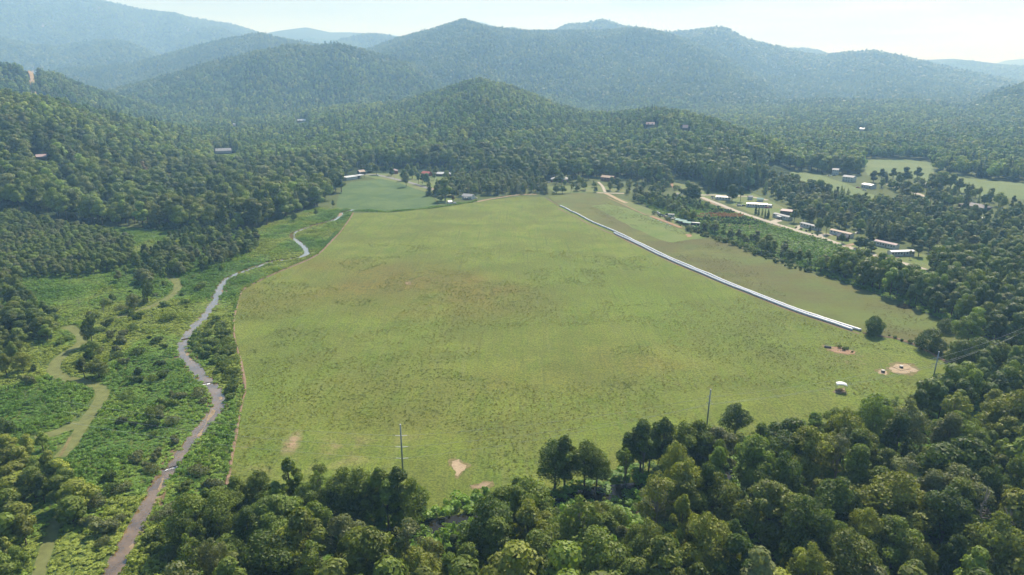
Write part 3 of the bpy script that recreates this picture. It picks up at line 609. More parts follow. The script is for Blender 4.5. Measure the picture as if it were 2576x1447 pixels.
# individual tree meshes (real size, scaled a little per tree): kinds with their height
PROTO = {}
def reg(kind, k, lod, crown, wood, H, R): PROTO.setdefault((kind, lod), []).append((crown, wood, H, R))
BK = [(5.2, 2.0, 16.0, 34, 1.0), (4.4, 2.6, 18.0, 30, 1.0), (5.8, 1.6, 14.0, 38, 0.9), (4.0, 1.8, 15.0, 26, 1.0), (6.2, 2.4, 17.0, 44, 1.0), (4.8, 1.2, 12.0, 30, 1.0)]
for k, (R, z0, z1, nl, fl) in enumerate(BK):
    for lod, nleaf, sz in ((0, 7500, 0.46), (1, 2800, 0.76)):
        V, F, lc, C, lr = broad_leaves(100 + k, R, z0, z1, nleaf, sz, nl if lod == 0 else int(nl * .5), flat=fl)
        reg('broad', k, lod, mk_crown('crown', V, F, lc, LEAF), mk_wood('trunk', broad_wood(k, C, lr, z0, z1)), z1, R)
for k, (R, z0, z1) in enumerate([(3.6, 6.0, 17.0), (3.0, 7.0, 15.0)]):   # thin crowns with limbs showing
    for lod, nleaf, sz in ((0, 1500, 0.42), (1, 600, 0.75)):
        V, F, lc, C, lr = broad_leaves(140 + k, R, z0, z1, nleaf, sz, 16)
        reg('sparse', k, lod, mk_crown('crown', V, F, lc, LEAF), mk_wood('trunk', broad_wood(40 + k, C, lr, z0, z1, 0.24, 16), PALEBARK), z1, R)
for k, (R, z0, z1, wh, pw) in enumerate([(3.4, 1.2, 17.0, 17, 0.8), (4.2, 3.0, 21.0, 15, 0.6), (2.6, 0.4, 10.0, 14, 0.75)]):
    for lod, nleaf, sz in ((0, 4500, 0.55), (1, 1500, 0.95)):
        V, F, lc = conifer_leaves(200 + k, R, z0, z1, nleaf, sz, wh, pw=pw)
        reg('conifer', k, lod, mk_crown('crown', V, F, lc, LEAF), mk_wood('trunk', wood_tubes([([(0, 0, -.4), (0, 0, z1 * .5), (0, 0, z1 * .95)], [.3, .18, .04])])), z1, R)
for k, (R, z1, nl) in enumerate([(2.0, 2.4, 9), (2.8, 3.4, 12), (1.5, 1.9, 7)]):
    for lod, nleaf, sz in ((0, 1300, 0.38), (1, 450, 0.7)):
        V, F, lc, C, lr = broad_leaves(300 + k, R, 0.3, z1, nleaf, sz, nl)
        reg('shrub', k, lod, mk_crown('shrub', V, F, lc, LEAF), None, z1, R)
for k, (R, z1, nl) in enumerate([(5.4, 9.5, 15), (4.8, 9.0, 14)]):   # broad bushes leafy to the ground
    for lod, nleaf, sz in ((0, 6500, 0.48), (1, 2400, 0.78)):
        V, F, lc, C, lr = broad_leaves(180 + k, R, -1.5, z1, nleaf, sz, nl + 6, dense=True)
        C = C[:2]; reg('bush', k, lod, mk_crown('crown', V, F, lc, LEAF), mk_wood('trunk', broad_wood(60 + k, C, lr[:2], 0.5, z1, 0.3, 2)), z1, R)
for k in range(2):   # bare dead trees
    rg = random.Random(k); segs = [([(0, 0, -.3), (.3, 0, 5), (.1, .4, 10), (0, .2, 14)], [.26, .2, .12, .03])]
    for i in range(22):
        z = rg.uniform(4, 12.5); a = rg.uniform(0, 6.28); L = rg.uniform(1.5, 4.2) * (1.25 - z / 16); p0 = Vector((.15, .2, z)); d = Vector((math.cos(a), math.sin(a), rg.uniform(.4, 1.1))).normalized()
        p1 = p0 + d * L * .5; p2 = p0 + d * L + Vector((rg.uniform(-.4, .4), rg.uniform(-.4, .4), .3)); segs.append(([p0, p1, p2], [.09, .06, .02]))
        for j in range(3):
            e = Vector((rg.uniform(-1, 1), rg.uniform(-1, 1), rg.uniform(0, 1))).normalized(); q = p0.lerp(p2, rg.uniform(.4, .9)); segs.append(([q, q + e * L * .35], [.035, .012]))
    for lod in (0, 1): reg('dead', k, lod, None, mk_wood('trunk', wood_tubes(segs, 4), PALEBARK), 14, 3)
# ------------------------------------------------------------------ buildings
def cmat(name, c, rough=0.7, spec=0.3, metal=0.0, var=0.12): return plain(name, c, rough, spec, var, 0.6, metal)
WHITE = cmat('white_siding', (0.50, 0.51, 0.50)); GREYW = cmat('grey_siding', (0.42, 0.43, 0.43)); BRICK = cmat('brick', (0.26, 0.13, 0.09)); DARKW = cmat('dark_wood', (0.10, 0.075, 0.06))
REDW = cmat('red_wood', (0.28, 0.08, 0.06)); RWHITE = cmat('white_metal_roof', (0.58, 0.60, 0.62), 0.4, 0.5); RGREY = cmat('grey_shingle', (0.30, 0.31, 0.32)); RTAN = cmat('tan_shingle', (0.42, 0.32, 0.25))
RDARK = cmat('dark_shingle', (0.11, 0.11, 0.12)); RRED = cmat('red_roof', (0.48, 0.13, 0.10)); RPINK = cmat('pinkish_roof', (0.40, 0.30, 0.30)); RGREEN = cmat('green_canvas', (0.20, 0.34, 0.29)); GLASS = cmat('window_glass', (0.05, 0.065, 0.08), 0.15, 0.6)
DOORM = cmat('door_paint', (0.22, 0.17, 0.14)); TIRE = cmat('tyre_rubber', (0.02, 0.02, 0.02)); STEEL = cmat('galvanised_steel', (0.22, 0.26, 0.29), 0.45, 0.5, 0.3); BLUEP = cmat('blue_plastic', (0.10, 0.25, 0.55)); CONC = cmat('concrete', (0.45, 0.43, 0.39))
CLEAR = []          # (x, y, radius) kept free of trees
def frame_of(p1, p2, W):
    L = (p2 - p1).length; d = (p2 - p1); yaw = math.atan2(d.y, d.x); n = Vector((-math.sin(yaw), math.cos(yaw), 0))
    return L, yaw, (p1 + p2) / 2 + n * W / 2
def building(name, cat, label, p1, p2, W, H, roof, wm, rm, rh=1.4, nwin=0, ov=0.4, group=None, door=True, hill=False, extra=None, skirt=False, minL=None):
    if hill: a = GT(*p1); b = GT(*p2); b.z = a.z = min(a.z, b.z); 
    else: a = gv(*p1); b = gv(*p2)
    if hill:   # keep the two ends at one distance
        ra = math.hypot(a.x, a.y); rb = math.hypot(b.x, b.y); b.x *= ra / rb; b.y *= ra / rb
    L, yaw, c = frame_of(a, b, W); 
    if minL: L = max(L, minL)
    e = empty(name, c, yaw); tag(e, label, cat, group)
    CLEAR.append((c.x, c.y, max(L, W) / 2 + (7 if hill else 3.5), L, W, yaw, c.z + H * 0.6 if hill else None))
    z0 = 0.0
    mb = MB()
    if skirt: MB().box((0, 0, 0.3), (L - 0.15, W - 0.15, 0.62)).build('skirting', GREYW, e); z0 = 0.6
    mb.box((0, 0, z0 + (H - z0) / 2), (L, W, H - z0))
    if roof == 'gable': mb.add([(-L / 2, -W / 2, H), (-L / 2, W / 2, H), (-L / 2, 0, H + rh * 0.93), (L / 2, -W / 2, H), (L / 2, W / 2, H), (L / 2, 0, H + rh * 0.93)], [(0, 1, 2), (3, 5, 4)])
    mb.build('wall', wm, e)
    r = MB(); lo, wo_ = L / 2 + ov, W / 2 + ov; dz = rh * ov / (W / 2); th = 0.14
    if roof == 'gable':
        for s in (-1, 1):
            r.add([(-lo, s * wo_, H - dz), (lo, s * wo_, H - dz), (lo, 0, H + rh), (-lo, 0, H + rh), (-lo, s * wo_, H - dz + th), (lo, s * wo_, H - dz + th), (lo, 0, H + rh + th), (-lo, 0, H + rh + th)],
                  [(0, 1, 2, 3), (4, 7, 6, 5), (0, 4, 5, 1), (1, 5, 6, 2), (3, 2, 6, 7), (0, 3, 7, 4)])
    elif roof == 'hip':
        k = max(0.5, lo - wo_)
        r.add([(-lo, -wo_, H), (lo, -wo_, H), (lo, wo_, H), (-lo, wo_, H), (-k, 0, H + rh), (k, 0, H + rh), (-lo, -wo_, H + .12), (lo, -wo_, H + .12), (lo, wo_, H + .12), (-lo, wo_, H + .12)],
              [(0, 3, 2, 1), (6, 7, 5, 4), (7, 8, 5), (8, 9, 4, 5), (9, 6, 4), (0, 1, 7, 6), (1, 2, 8, 7), (2, 3, 9, 8), (3, 0, 6, 9)])
    else:
        r.add([(-lo, -wo_, H + .02), (lo, -wo_, H + .02), (lo, wo_, H + .02 + rh), (-lo, wo_, H + .02 + rh), (-lo, -wo_, H + .22), (lo, -wo_, H + .22), (lo, wo_, H + .22 + rh), (-lo, wo_, H + .22 + rh)],
              [(0, 3, 2, 1), (4, 5, 6, 7), (0, 1, 5, 4), (1, 2, 6, 5), (2, 3, 7, 6), (3, 0, 4, 7)])
    ro = r.build('roof', rm, e)
    if nwin:
        xs = [(-L / 2 + L * (i + 0.6) / (nwin + 0.2)) for i in range(nwin)]; dk = nwin // 2 if door else -1
        for i, x in enumerate(xs):
            if i == dk: MB().box((x, -W / 2 - 0.03, z0 + 1.05), (0.95, 0.06, 2.05)).build('door', DOORM, e)
            else:
                w = MB().box((x, -W / 2 - 0.02, z0 + min(1.55, (H - z0) * .62)), (1.15, 0.04, 1.1)).build('window', GLASS, e)
        if H > 4.2:
            for x in xs: MB().box((x, -W / 2 - 0.02, H - 1.2), (1.0, 0.04, 1.1)).build('window', GLASS, e)
    if extra == 'chimney': MB().box((L * .2, 0, H + rh * .8), (0.8, 0.8, 1.6)).build('chimney', BRICK, ro)
    if extra == 'steeple':
        MB().box((-L / 2 + 1.2, 0, H + 2), (2.2, 2.2, 4)).build('tower', WHITE, e); MB().box((-L / 2 + 1.2, 0, H + 7), (2.2, 2.2, 6), taper=0.05).build('steeple', RWHITE, e)
    if extra == 'porch':
        MB().box((0, -W / 2 - 1.5, 0.35), (4.2, 3.0, 0.5)).build('porch_deck', DOORM, e)
        for x in (-2, 2): MB().box((x, -W / 2 - 2.9, 1.6), (.14, .14, 2)).build('porch_post', WHITE, e)
        MB().box((0, -W / 2 - 1.6, 2.68), (4.6, 3.2, .12)).build('porch_roof', RWHITE, e)
    if extra == 'dormers':
        for x in (-L * .22, L * .22):
            dm = MB().box((x, -W * .3, H + rh * .35), (2.2, W * .35, 1.5)); dm.build('dormer', wm, e)
            MB().add([(x - 1.5, -W / 2 - .2, H + .6 + rh * .1), (x + 1.5, -W / 2 - .2, H + .6 + rh * .1), (x, -W / 2 - .2, H + 1.9 + rh * .2), (x - 1.5, -.2, H + .6 + rh * .1), (x + 1.5, -.2, H + .6 + rh * .1), (x, -.2, H + 1.9 + rh * .2)],
                     [(0, 1, 2), (3, 5, 4), (0, 2, 5, 3), (1, 4, 5, 2), (0, 3, 4, 1)]).build('dormer_roof', rm, e)
    return e
GM = 'white mobile homes along the gravel road'
B = building
B('shed', 'shed', 'long low white roofed shed beside the crop field', (872, 455), (900, 451), 8, 3.6, 'flat', GREYW, RWHITE, 0.5, 0)
sh = empty('open_shed', (gv(902, 450.5) + gv(919, 448)) / 2, math.atan2((gv(919, 448) - gv(902, 450.5)).y, (gv(919, 448) - gv(902, 450.5)).x)); tag(sh, 'open fronted bay full of stored gear beside the long low shed', 'shed')
MB().box((0, 4, 4.0), (9.5, 8.4, .2)).build('roof', RWHITE, sh)
for x in (-4.2, 0, 4.2): MB().box((x, 0.2, 1.95), (.25, .25, 3.9)).build('post', DARKW, sh)
MB().box((0, 7.9, 1.95), (9, .15, 3.9)).build('back_wall', DARKW, sh)
B('barn', 'barn', 'small brown barn with a tan roof above the long shed', (905, 441), (919, 439.5), 6, 4.0, 'gable', DARKW, RTAN, 2.0)
B('cottage', 'house', 'small dark red cottage with a brown hip roof', (987, 438), (1001, 437.5), 7, 4.0, 'hip', REDW, RPINK, 2.2, 2)
B('house', 'house', 'red roofed house behind the row of round trees', (1060, 442), (1078, 444), 7, 3.2, 'gable', REDW, RRED, 2.2, 3)
B('house', 'house', 'long dark ranch house with a whitish roof behind a round tree', (1093, 443.5), (1134, 444.5), 9, 3.0, 'gable', DARKW, RWHITE, 1.8, 5)
B('house', 'house', 'white house with a grey roof at the rear edge of the pasture', (1162, 501), (1186, 503), 8, 3.4, 'gable', WHITE, RGREY, 1.7, 4, extra='porch')
B('shed', 'shed', 'tiny white garden shed at the corner of the crop field', (1129, 515), (1137, 514), 3.2, 2.7, 'gable', WHITE, RWHITE, .8)
B('house', 'house', 'grey hip roofed brick house behind a rounded tree', (1386, 458), (1431, 458.5), 12, 3.2, 'hip', BRICK, RGREY, 2.6, 5, extra='chimney')
B('house', 'house', 'brick house with a tan roof at the forest edge', (1511, 455), (1540, 458), 8, 4.6, 'gable', BRICK, RTAN, 1.8, 4)
B('mobile_home', 'mobile home', 'white mobile home half hidden by two trees at the road fork', (1800, 503), (1838, 505), 4.5, 3.2, 'gable', WHITE, RWHITE, .6, 5, .15, GM, skirt=True)
B('mobile_home', 'mobile home', 'long white mobile home behind a wide lawn and parked cars', (1878, 521), (1930, 523), 4.5, 3.2, 'gable', WHITE, RWHITE, .6, 8, .15, GM, skirt=True)
B('shed', 'shed', 'small pale green shed behind the long white mobile home', (1905, 508), (1920, 508.5), 4, 2.6, 'gable', WHITE, RGREEN, 1.2)
B('shed', 'shed', 'small grey shed right of the two round trees', (1883, 503), (1893, 503), 3.5, 3.0, 'gable', GREYW, RGREY, 1.0)
B('shed', 'shed', 'small white shed at the end of the long mobile home', (1932, 522), (1939, 523), 3, 2.5, 'gable', WHITE, RWHITE, .6)
B('mobile_home', 'mobile home', 'white mobile home behind the row of small cypresses', (1943, 546), (1983, 556), 5, 3.2, 'gable', WHITE, RGREY, .6, 6, .15, GM, skirt=True, extra='porch')
B('carport', 'carport', 'brown roofed open shelter behind the mobile home by cypresses', (1962, 540), (1990, 543), 7, 3.6, 'flat', DARKW, RPINK, .5)
B('mobile_home', 'mobile home', 'weathered grey mobile home under tall trees', (2012, 570), (2056, 581), 4.6, 3.1, 'gable', GREYW, RGREY, .6, 6, .15, GM, skirt=True)
B('mobile_home', 'mobile home', 'white mobile home with a rusty tan roof', (2086, 588), (2138, 600), 4.6, 3.2, 'gable', WHITE, RTAN, .6, 6, .15, GM, skirt=True)
B('porch', 'porch', 'dark gabled porch in front of the tan roofed mobile home', (2104, 603), (2130, 607), 5, 2.9, 'gable', DARKW, RDARK, 1.8)
B('mobile_home', 'mobile home', 'white mobile home with brown roof and small wooden steps', (2197, 617), (2252, 629), 4.6, 3.4, 'gable', WHITE, RPINK, .7, 8, .15, GM, skirt=True)
B('mobile_home', 'mobile home', 'lowest long white mobile home with a white roof', (2241, 646), (2300, 644), 4.6, 3.3, 'gable', WHITE, RWHITE, .6, 8, .15, GM, skirt=True)
cpt = empty('carport', gv(2371, 667), 0.1); tag(cpt, 'open white carport right of the lowest mobile home', 'carport')
MB().box((0, 0, 2.5), (9, 6, .15)).build('roof', RWHITE, cpt)
for x in (-4.2, 4.2):
    for y in (-2.8, 2.8): MB().box((x, y, 1.2), (.15, .15, 2.42)).build('post', STEEL, cpt)
B('shed', 'shed', 'pale gabled shed right of the open carport', (2390, 670), (2404, 669), 4, 3.0, 'gable', WHITE, RGREY, 1.2)
B('shed', 'shed', 'small dark play shed on the lawn below the white home', (2335, 654), (2346, 655), 3, 2.4, 'gable', DARKW, RDARK, 1.2)
B('house', 'house', 'tall white house at the edge of the pines', (2092, 439), (2108, 440), 8, 6.0, 'gable', WHITE, RGREY, 1.5, 3)
B('house', 'house', 'white two storey house above the sloping field', (2118, 456), (2145, 459), 9, 5.6, 'gable', WHITE, RGREY, 1.5, 4)
B('house', 'house', 'white house with flat white roof above the sloping field', (2166, 472), (2190, 476), 9, 4.0, 'gable', WHITE, RWHITE, 1.0, 4)
B('house', 'house', 'white metal roofed house under big trees beside the far road', (2298, 469), (2324, 473), 9, 3.4, 'gable', GREYW, RWHITE, 2.8, 4, extra='dormers')
B('house', 'house', 'long dark hip roofed house behind a tall spruce', (2410, 521), (2472, 532), 12, 3.0, 'hip', DARKW, RDARK, 2.4, 6)
B('house', 'house', 'small pale roofed house among trees near the right edge', (2453, 561), (2471, 562), 7, 3.0, 'gable', GREYW, RWHITE, 1.5, 3)
B('house', 'house', 'white roofed house among the pines on the lower hill', (1886, 409), (1908, 410), 9, 3.2, 'gable', GREYW, RWHITE, 1.6, 3)
for nm, ct, lb, p1, p2, W, H, rf, wm_, rm_, rh, ex in [
    ('house', 'house', 'tiny white house alone high on the left forest', (270, 292), (279, 292), 8, 4, 'gable', WHITE, RWHITE, 3, None),
    ('church', 'church', 'white church with a pointed steeple in the left forest', (361, 317), (376, 317), 9, 4, 'gable', WHITE, RWHITE, 4, 'steeple'),
    ('house', 'house', 'tiny white speck of a house in the valley forest', (587, 317), (593, 317), 6, 4, 'gable', WHITE, RWHITE, 2, None),
    ('house', 'house', 'white roofed house with two gables in the middle forest', (749, 309), (769, 309), 9, 5, 'gable', DARKW, RWHITE, 3, 'dormers'),
    ('house', 'house', 'grey roofed ranch house in the left forest clearing', (543, 386), (583, 387), 11, 3.5, 'gable', WHITE, RGREY, 3.6, None),
    ('house', 'house', 'low pinkish roofed house in the far left forest', (92, 399), (118, 401), 9, 3, 'gable', DARKW, RPINK, 2, None),
    ('house', 'house', 'brown gabled lodge highest on the central ridge', (1511, 287), (1533, 287), 11, 6, 'gable', DARKW, RPINK, 4, 'dormers'),
    ('house', 'house', 'purple grey roofed house on the ridge right of the lodge', (1572, 295), (1590, 295), 9, 4, 'gable', DARKW, RPINK, 4, None),
    ('house', 'house', 'gabled grey house below the tall ridge pines', (1625, 322), (1646, 322), 10, 6, 'gable', DARKW, RPINK, 3.5, 'dormers'),
    ('house', 'house', 'small brown gabled cabin right of the tall ridge pines', (1717, 327), (1730, 327), 9, 4, 'gable', DARKW, RPINK, 4, None),
    ('house', 'house', 'pale hazy house in a gap of the right hand woods', (2162, 330), (2174, 330), 9, 5, 'gable', GREYW, RWHITE, 2.5, None)]:
    B(nm, ct, lb, p1, p2, W, H, rf, wm_, rm_, rh, 0, hill=True, extra=ex, door=False)

# ------------------------------------------------------------------ vehicles and small things in the village
CARP = {}
def car_parts(kind):
    """side profiles extruded across the width; x forward"""
    prof = {'pickup': ([(-2.7, .45), (-2.7, 1.0), (-.6, 1.0), (-.55, 1.05), (1.3, 1.05), (2.55, .95), (2.65, .45)], [(-.5, 1.05), (-.35, 1.72), (.7, 1.72), (1.3, 1.05)], 1.85),
            'car': ([(-2.2, .4), (-2.25, .85), (-1.6, .98), (1.1, .95), (2.1, .78), (2.2, .4)], [(-1.6, .98), (-1.0, 1.42), (.35, 1.44), (1.1, .95)], 1.72),
            'van': ([(-2.3, .4), (-2.35, 1.05), (1.6, 1.05), (2.3, .85), (2.35, .4)], [(-2.3, 1.05), (-2.1, 1.85), (.8, 1.85), (1.6, 1.05)], 1.85)}[kind]
    out = []
    for p, w in ((prof[0], prof[2]), (prof[1], prof[2] - .25)):
        mb = MB(); n = len(p); vs = [(x, -w / 2, z) for x, z in p] + [(x, w / 2, z) for x, z in p]
        mb.add(vs, [tuple(range(n)), tuple(range(2 * n - 1, n - 1, -1))] + [(i, i + n, (i + 1) % n + n, (i + 1) % n) for i in range(n)]); out.append(mb)
    return out, prof[2]
def vehicle(kind, label, u, v, ang, paint, group='vehicles parked in the village', name=None):
    p = gv(u, v); e = empty(name or ('pickup_truck' if kind == 'pickup' else 'parked_car' if kind == 'car' else 'parked_van'), p, R_(ang)); tag(e, label, 'pickup truck' if kind == 'pickup' else 'car' if kind == 'car' else 'van', group)
    if kind not in CARP:
        (a, b), w = car_parts(kind); bo = a.build('body', paint, e, bevel=.05); ca = b.build('cabin_window', GLASS, e, bevel=.03)
        rt = MB().box((-.1 if kind != 'pickup' else .2, 0, {'car': 1.45, 'pickup': 1.73, 'van': 1.86}[kind]), (1.3 if kind != 'van' else 2.8, w - .35, .04)).build('roof', paint, e); wh = []
        for x in (-1.4, 1.4):
            for y in (-w / 2 + .1, w / 2 - .1): wh.append(MB().tube([(x, y - .11, .36), (x, y + .11, .36)], .36, 12).build('wheel', TIRE, e))
        CARP[kind] = [bo, ca, rt] + wh
    else:
        for o in CARP[kind]:
            c = o.copy(); COL.objects.link(c); c.parent = e
            if o.name.startswith(('body', 'roof')): c.material_slots[0].link = 'OBJECT'; c.material_slots[0].material = paint
    CLEAR.append((p.x, p.y, 4, 0, 0, 0, None)); return e
PW = cmat('white_car_paint', (0.75, 0.76, 0.78), .25, .6, var=.03); PD = cmat('dark_car_paint', (.03, .035, .045), .25, .6, var=.05); PR = cmat('red_car_paint', (.35, .03, .04), .25, .6, var=.05); PS = cmat('silver_car_paint', (.42, .44, .46), .25, .6, .3, .05)
for a in [('pickup', 'white pickup hitched to a dark trailer, first of the parked row', 1653, 537, -30, PW), ('car', 'grey car second in the row beside the orange lane', 1670, 545, -20, PS), ('pickup', 'black pickup behind the grey car in the parked row', 1677, 542, -20, PD),
          ('car', 'dark red car beside the tall white camper', 1677, 548, -20, PR), ('pickup', 'dark pickup in front of the tall white camper', 1685, 550, -20, PD), ('pickup', 'white pickup nearest the green canopies', 1697, 552, -15, PW),
          ('car', 'white car left of the dark storage trailer', 1735, 570, 10, PW), ('pickup', 'white pickup parked before the dark storage trailer', 1741, 573, 10, PW), ('car', 'white car beside the red clay cut', 1706, 493, 15, PW),
          ('car', 'white car parked at the road fork home', 1795, 500, -10, PW), ('car', 'dark car behind the white car at the road fork home', 1793, 497, -10, PD), ('van', 'white van left of the long white mobile home', 1859, 519, 0, PW),
          ('car', 'black car between white van and long mobile home', 1870, 519, 10, PD), ('car', 'red car at the right end of the long mobile home', 1930, 524, 0, PR), ('van', 'white van driving on the asphalt road above the crop field', 951, 443, -60, PW),
          ('van', 'white van parked near the tiny garden shed', 1144, 514, 25, PW), ('car', 'white car right of the white house by the pasture', 1176 + 20, 500, 0, PW), ('car', 'white car on the drive of the hip roofed house', 1380, 460, 0, PW),
          ('car', 'dark car in front of the tall white house by the pines', 2098, 443, 0, PD), ('car', 'white car left of the tall white house by the pines', 2086, 443, 0, PW), ('car', 'red car below the flat roofed white house', 2158, 473, -20, PR),
          ('car', 'silver car beside the flat roofed white house', 2174, 479, -25, PS), ('car', 'dark red car on the pale lane at the right edge', 2546, 566, 0, PR), ('car', 'silver car behind the tan roofed mobile home', 2156, 588, 30, PS)]:
    vehicle(*a)
def simple(name, cat, label, u, v, ang, parts, group=None, clear=3):
    p = gv(u, v); e = empty(name, p, R_(ang)); tag(e, label, cat, group)
    for nm, mb, m in parts: mb.build(nm, m, e)
    if clear: CLEAR.append((p.x, p.y, clear, 0, 0, 0, None))
    return e
simple('utility_trailer', 'trailer', 'low dark trailer behind the first white pickup', 1662, 541, -25, [('bed', MB().box((0, 0, .75), (6, 2.2, .5)), PD)] + [('wheel', MB().tube([(x, y - .1, .35), (x, y + .1, .35)], .35, 10), TIRE) for x in (-.5, .5) for y in (-1.1, 1.1)])
simple('camper', 'camper', 'tall white camper in the parked row', 1688, 547, -20, [('body', MB().box((0, 0, 1.75), (5.5, 2.3, 2.5)), WHITE), ('window', MB().box((.5, -1.17, 2.1), (1.6, .04, .7)), GLASS)] + [('wheel', MB().tube([(0, y - .1, .35), (0, y + .1, .35)], .35, 10), TIRE) for y in (-1.0, 1.0)])
for i, (u, v, lb) in enumerate([(1709, 560, 'pale green canopy nearest the parked trucks'), (1718, 563, 'middle one of the three pale green canopies'), (1729, 567, 'green canopy nearest the dark storage trailer')]):
    simple('canopy', 'canopy', lb, u, v, -28, [('roof', MB().add([(-3.4, -3, 2.6), (3.4, -3, 2.6), (3.4, 3, 2.6), (-3.4, 3, 2.6), (-3.4, 0, 3.5), (3.4, 0, 3.5)], [(0, 1, 5, 4), (3, 4, 5, 2), (0, 4, 3), (1, 2, 5), (0, 3, 2, 1)]), RGREEN)] +
           [('post', MB().box((x, y, 1.3), (.12, .12, 2.6)), STEEL) for x in (-3.2, 3.2) for y in (-2.8, 2.8)] + [('workbench', MB().box((0, .8, .5), (5, 1, 1)), DARKW)], 'green canopies beside the orange lane', 5)
simple('storage_trailer', 'trailer', 'long dark storage trailer with a white roof', 1752, 569, -27, [('body', MB().box((0, 0, 1.7), (9, 2.4, 2.4)), PD), ('roof', MB().box((0, 0, 2.95), (9.1, 2.5, .1)), RWHITE)] + [('wheel', MB().tube([(x, y - .1, .4), (x, y + .1, .4)], .4, 10), TIRE) for x in (-.6, .6) for y in (-1.1, 1.1)], clear=6)
for u, v, lb, m in ((1760, 574, 'white portable toilet beside the dark trailer', WHITE), (1765, 575.5, 'blue portable toilet at the end of the dark trailer', BLUEP)):
    simple('portable_toilet', 'toilet', lb, u, v, -20, [('cabin', MB().box((0, 0, 1.1), (1.2, 1.2, 2.2)), m), ('roof', MB().box((0, 0, 2.28), (1.25, 1.25, .16), taper=.7), RWHITE), ('door', MB().box((0, -.62, 1.05), (.75, .04, 1.9)), WHITE)])
for i, (u, v, lb) in enumerate([(1637, 544, 'first small green table from the track'), (1645, 547, 'second small green table from the track'), (1655, 550, 'third small green table from the track'), (1663, 554, 'fourth small green table from the track'), (1686, 562, 'green table right of the dark and white table'), (1678, 559, 'table with white and dark things on it')]):
    simple('picnic_table', 'table', lb, u, v + 7, -20, [('table_top', MB().box((0, 0, .75), (1.8, .8, .06)), RGREEN)] + [('bench', MB().box((0, y, .43), (1.8, .28, .05)), RGREEN) for y in (-.72, .72)] + [('leg', MB().add([(x - .04, -.8, 0), (x + .04, -.8, 0), (x + .04, -.3, .72), (x - .04, -.3, .72), (x - .04, .8, 0), (x + .04, .8, 0), (x + .04, .3, .72), (x - .04, .3, .72)], [(0, 1, 2, 3), (4, 7, 6, 5), (0, 3, 7, 4), (1, 5, 6, 2)]), STEEL) for x in (-.7, .7)] + ([('cover', MB().box((.1, 0, .95), (1.0, .5, .32), taper=.8), WHITE)] if i == 5 else []), 'small tables beside the orange lane')
# people: skinned figures
def person(label, u, v, ang, shirt, trouser):
    J = [(0, 0, .95), (0, 0, 1.15), (0, 0, 1.42), (0, .01, 1.52), (0, .03, 1.68), (.1, 0, .92), (.13, .06, .5), (.14, 0, .08), (.14, .16, .04), (-.1, 0, .92), (-.12, -.1, .5), (-.13, -.22, .08), (-.13, -.08, .04),
         (.19, 0, 1.40), (.27, 0, 1.12), (.28, .14, .88), (-.19, 0, 1.40), (-.27, .02, 1.12), (-.26, .16, .90)]
    E = [(0, 1), (1, 2), (2, 3), (3, 4), (0, 5), (5, 6), (6, 7), (7, 8), (0, 9), (9, 10), (10, 11), (11, 12), (2, 13), (13, 14), (14, 15), (2, 16), (16, 17), (17, 18)]
    RAD = [.15, .13, .15, .06, .11, .09, .06, .045, .04, .09, .06, .045, .04, .065, .045, .035, .065, .045, .035]
    me = bpy.data.meshes.new('body'); me.from_pydata(J, E, []); o = obj('person', me); sk = o.modifiers.new('s', 'SKIN')
    for i, sv in enumerate(me.skin_vertices[0].data): sv.radius = (RAD[i], RAD[i]); sv.use_root = (i == 0)
    ss = o.modifiers.new('u', 'SUBSURF'); ss.levels = 1; ss.render_levels = 1
    dgp = bpy.context.evaluated_depsgraph_get(); me2 = bpy.data.meshes.new_from_object(o.evaluated_get(dgp)); o.modifiers.clear(); o.data = me2; bpy.data.meshes.remove(me)
    me2.materials.clear()
    for m in (trouser, shirt, cmat('skin', (.5, .3, .22)), cmat('hair', (.06, .04, .03))): me2.materials.append(m)
    for pg in me2.polygons:
        c = pg.center; pg.material_index = 3 if c.z > 1.70 else 2 if (c.z > 1.5 or (abs(c.x) > .2 and c.z < 1.1 and c.z > .8)) else 1 if c.z > .98 else 0
    o.location = gv(u, v); o.rotation_euler = (0, 0, R_(ang)); tag(o, label, 'person')
person('person in a dark top standing beside the white tube', 1520, 571, 30, PD, PD)
person('person in a white shirt bending on the bright mown strip', 1625, 573, 100, WHITE, cmat('tan_trousers', (.3, .22, .15)))

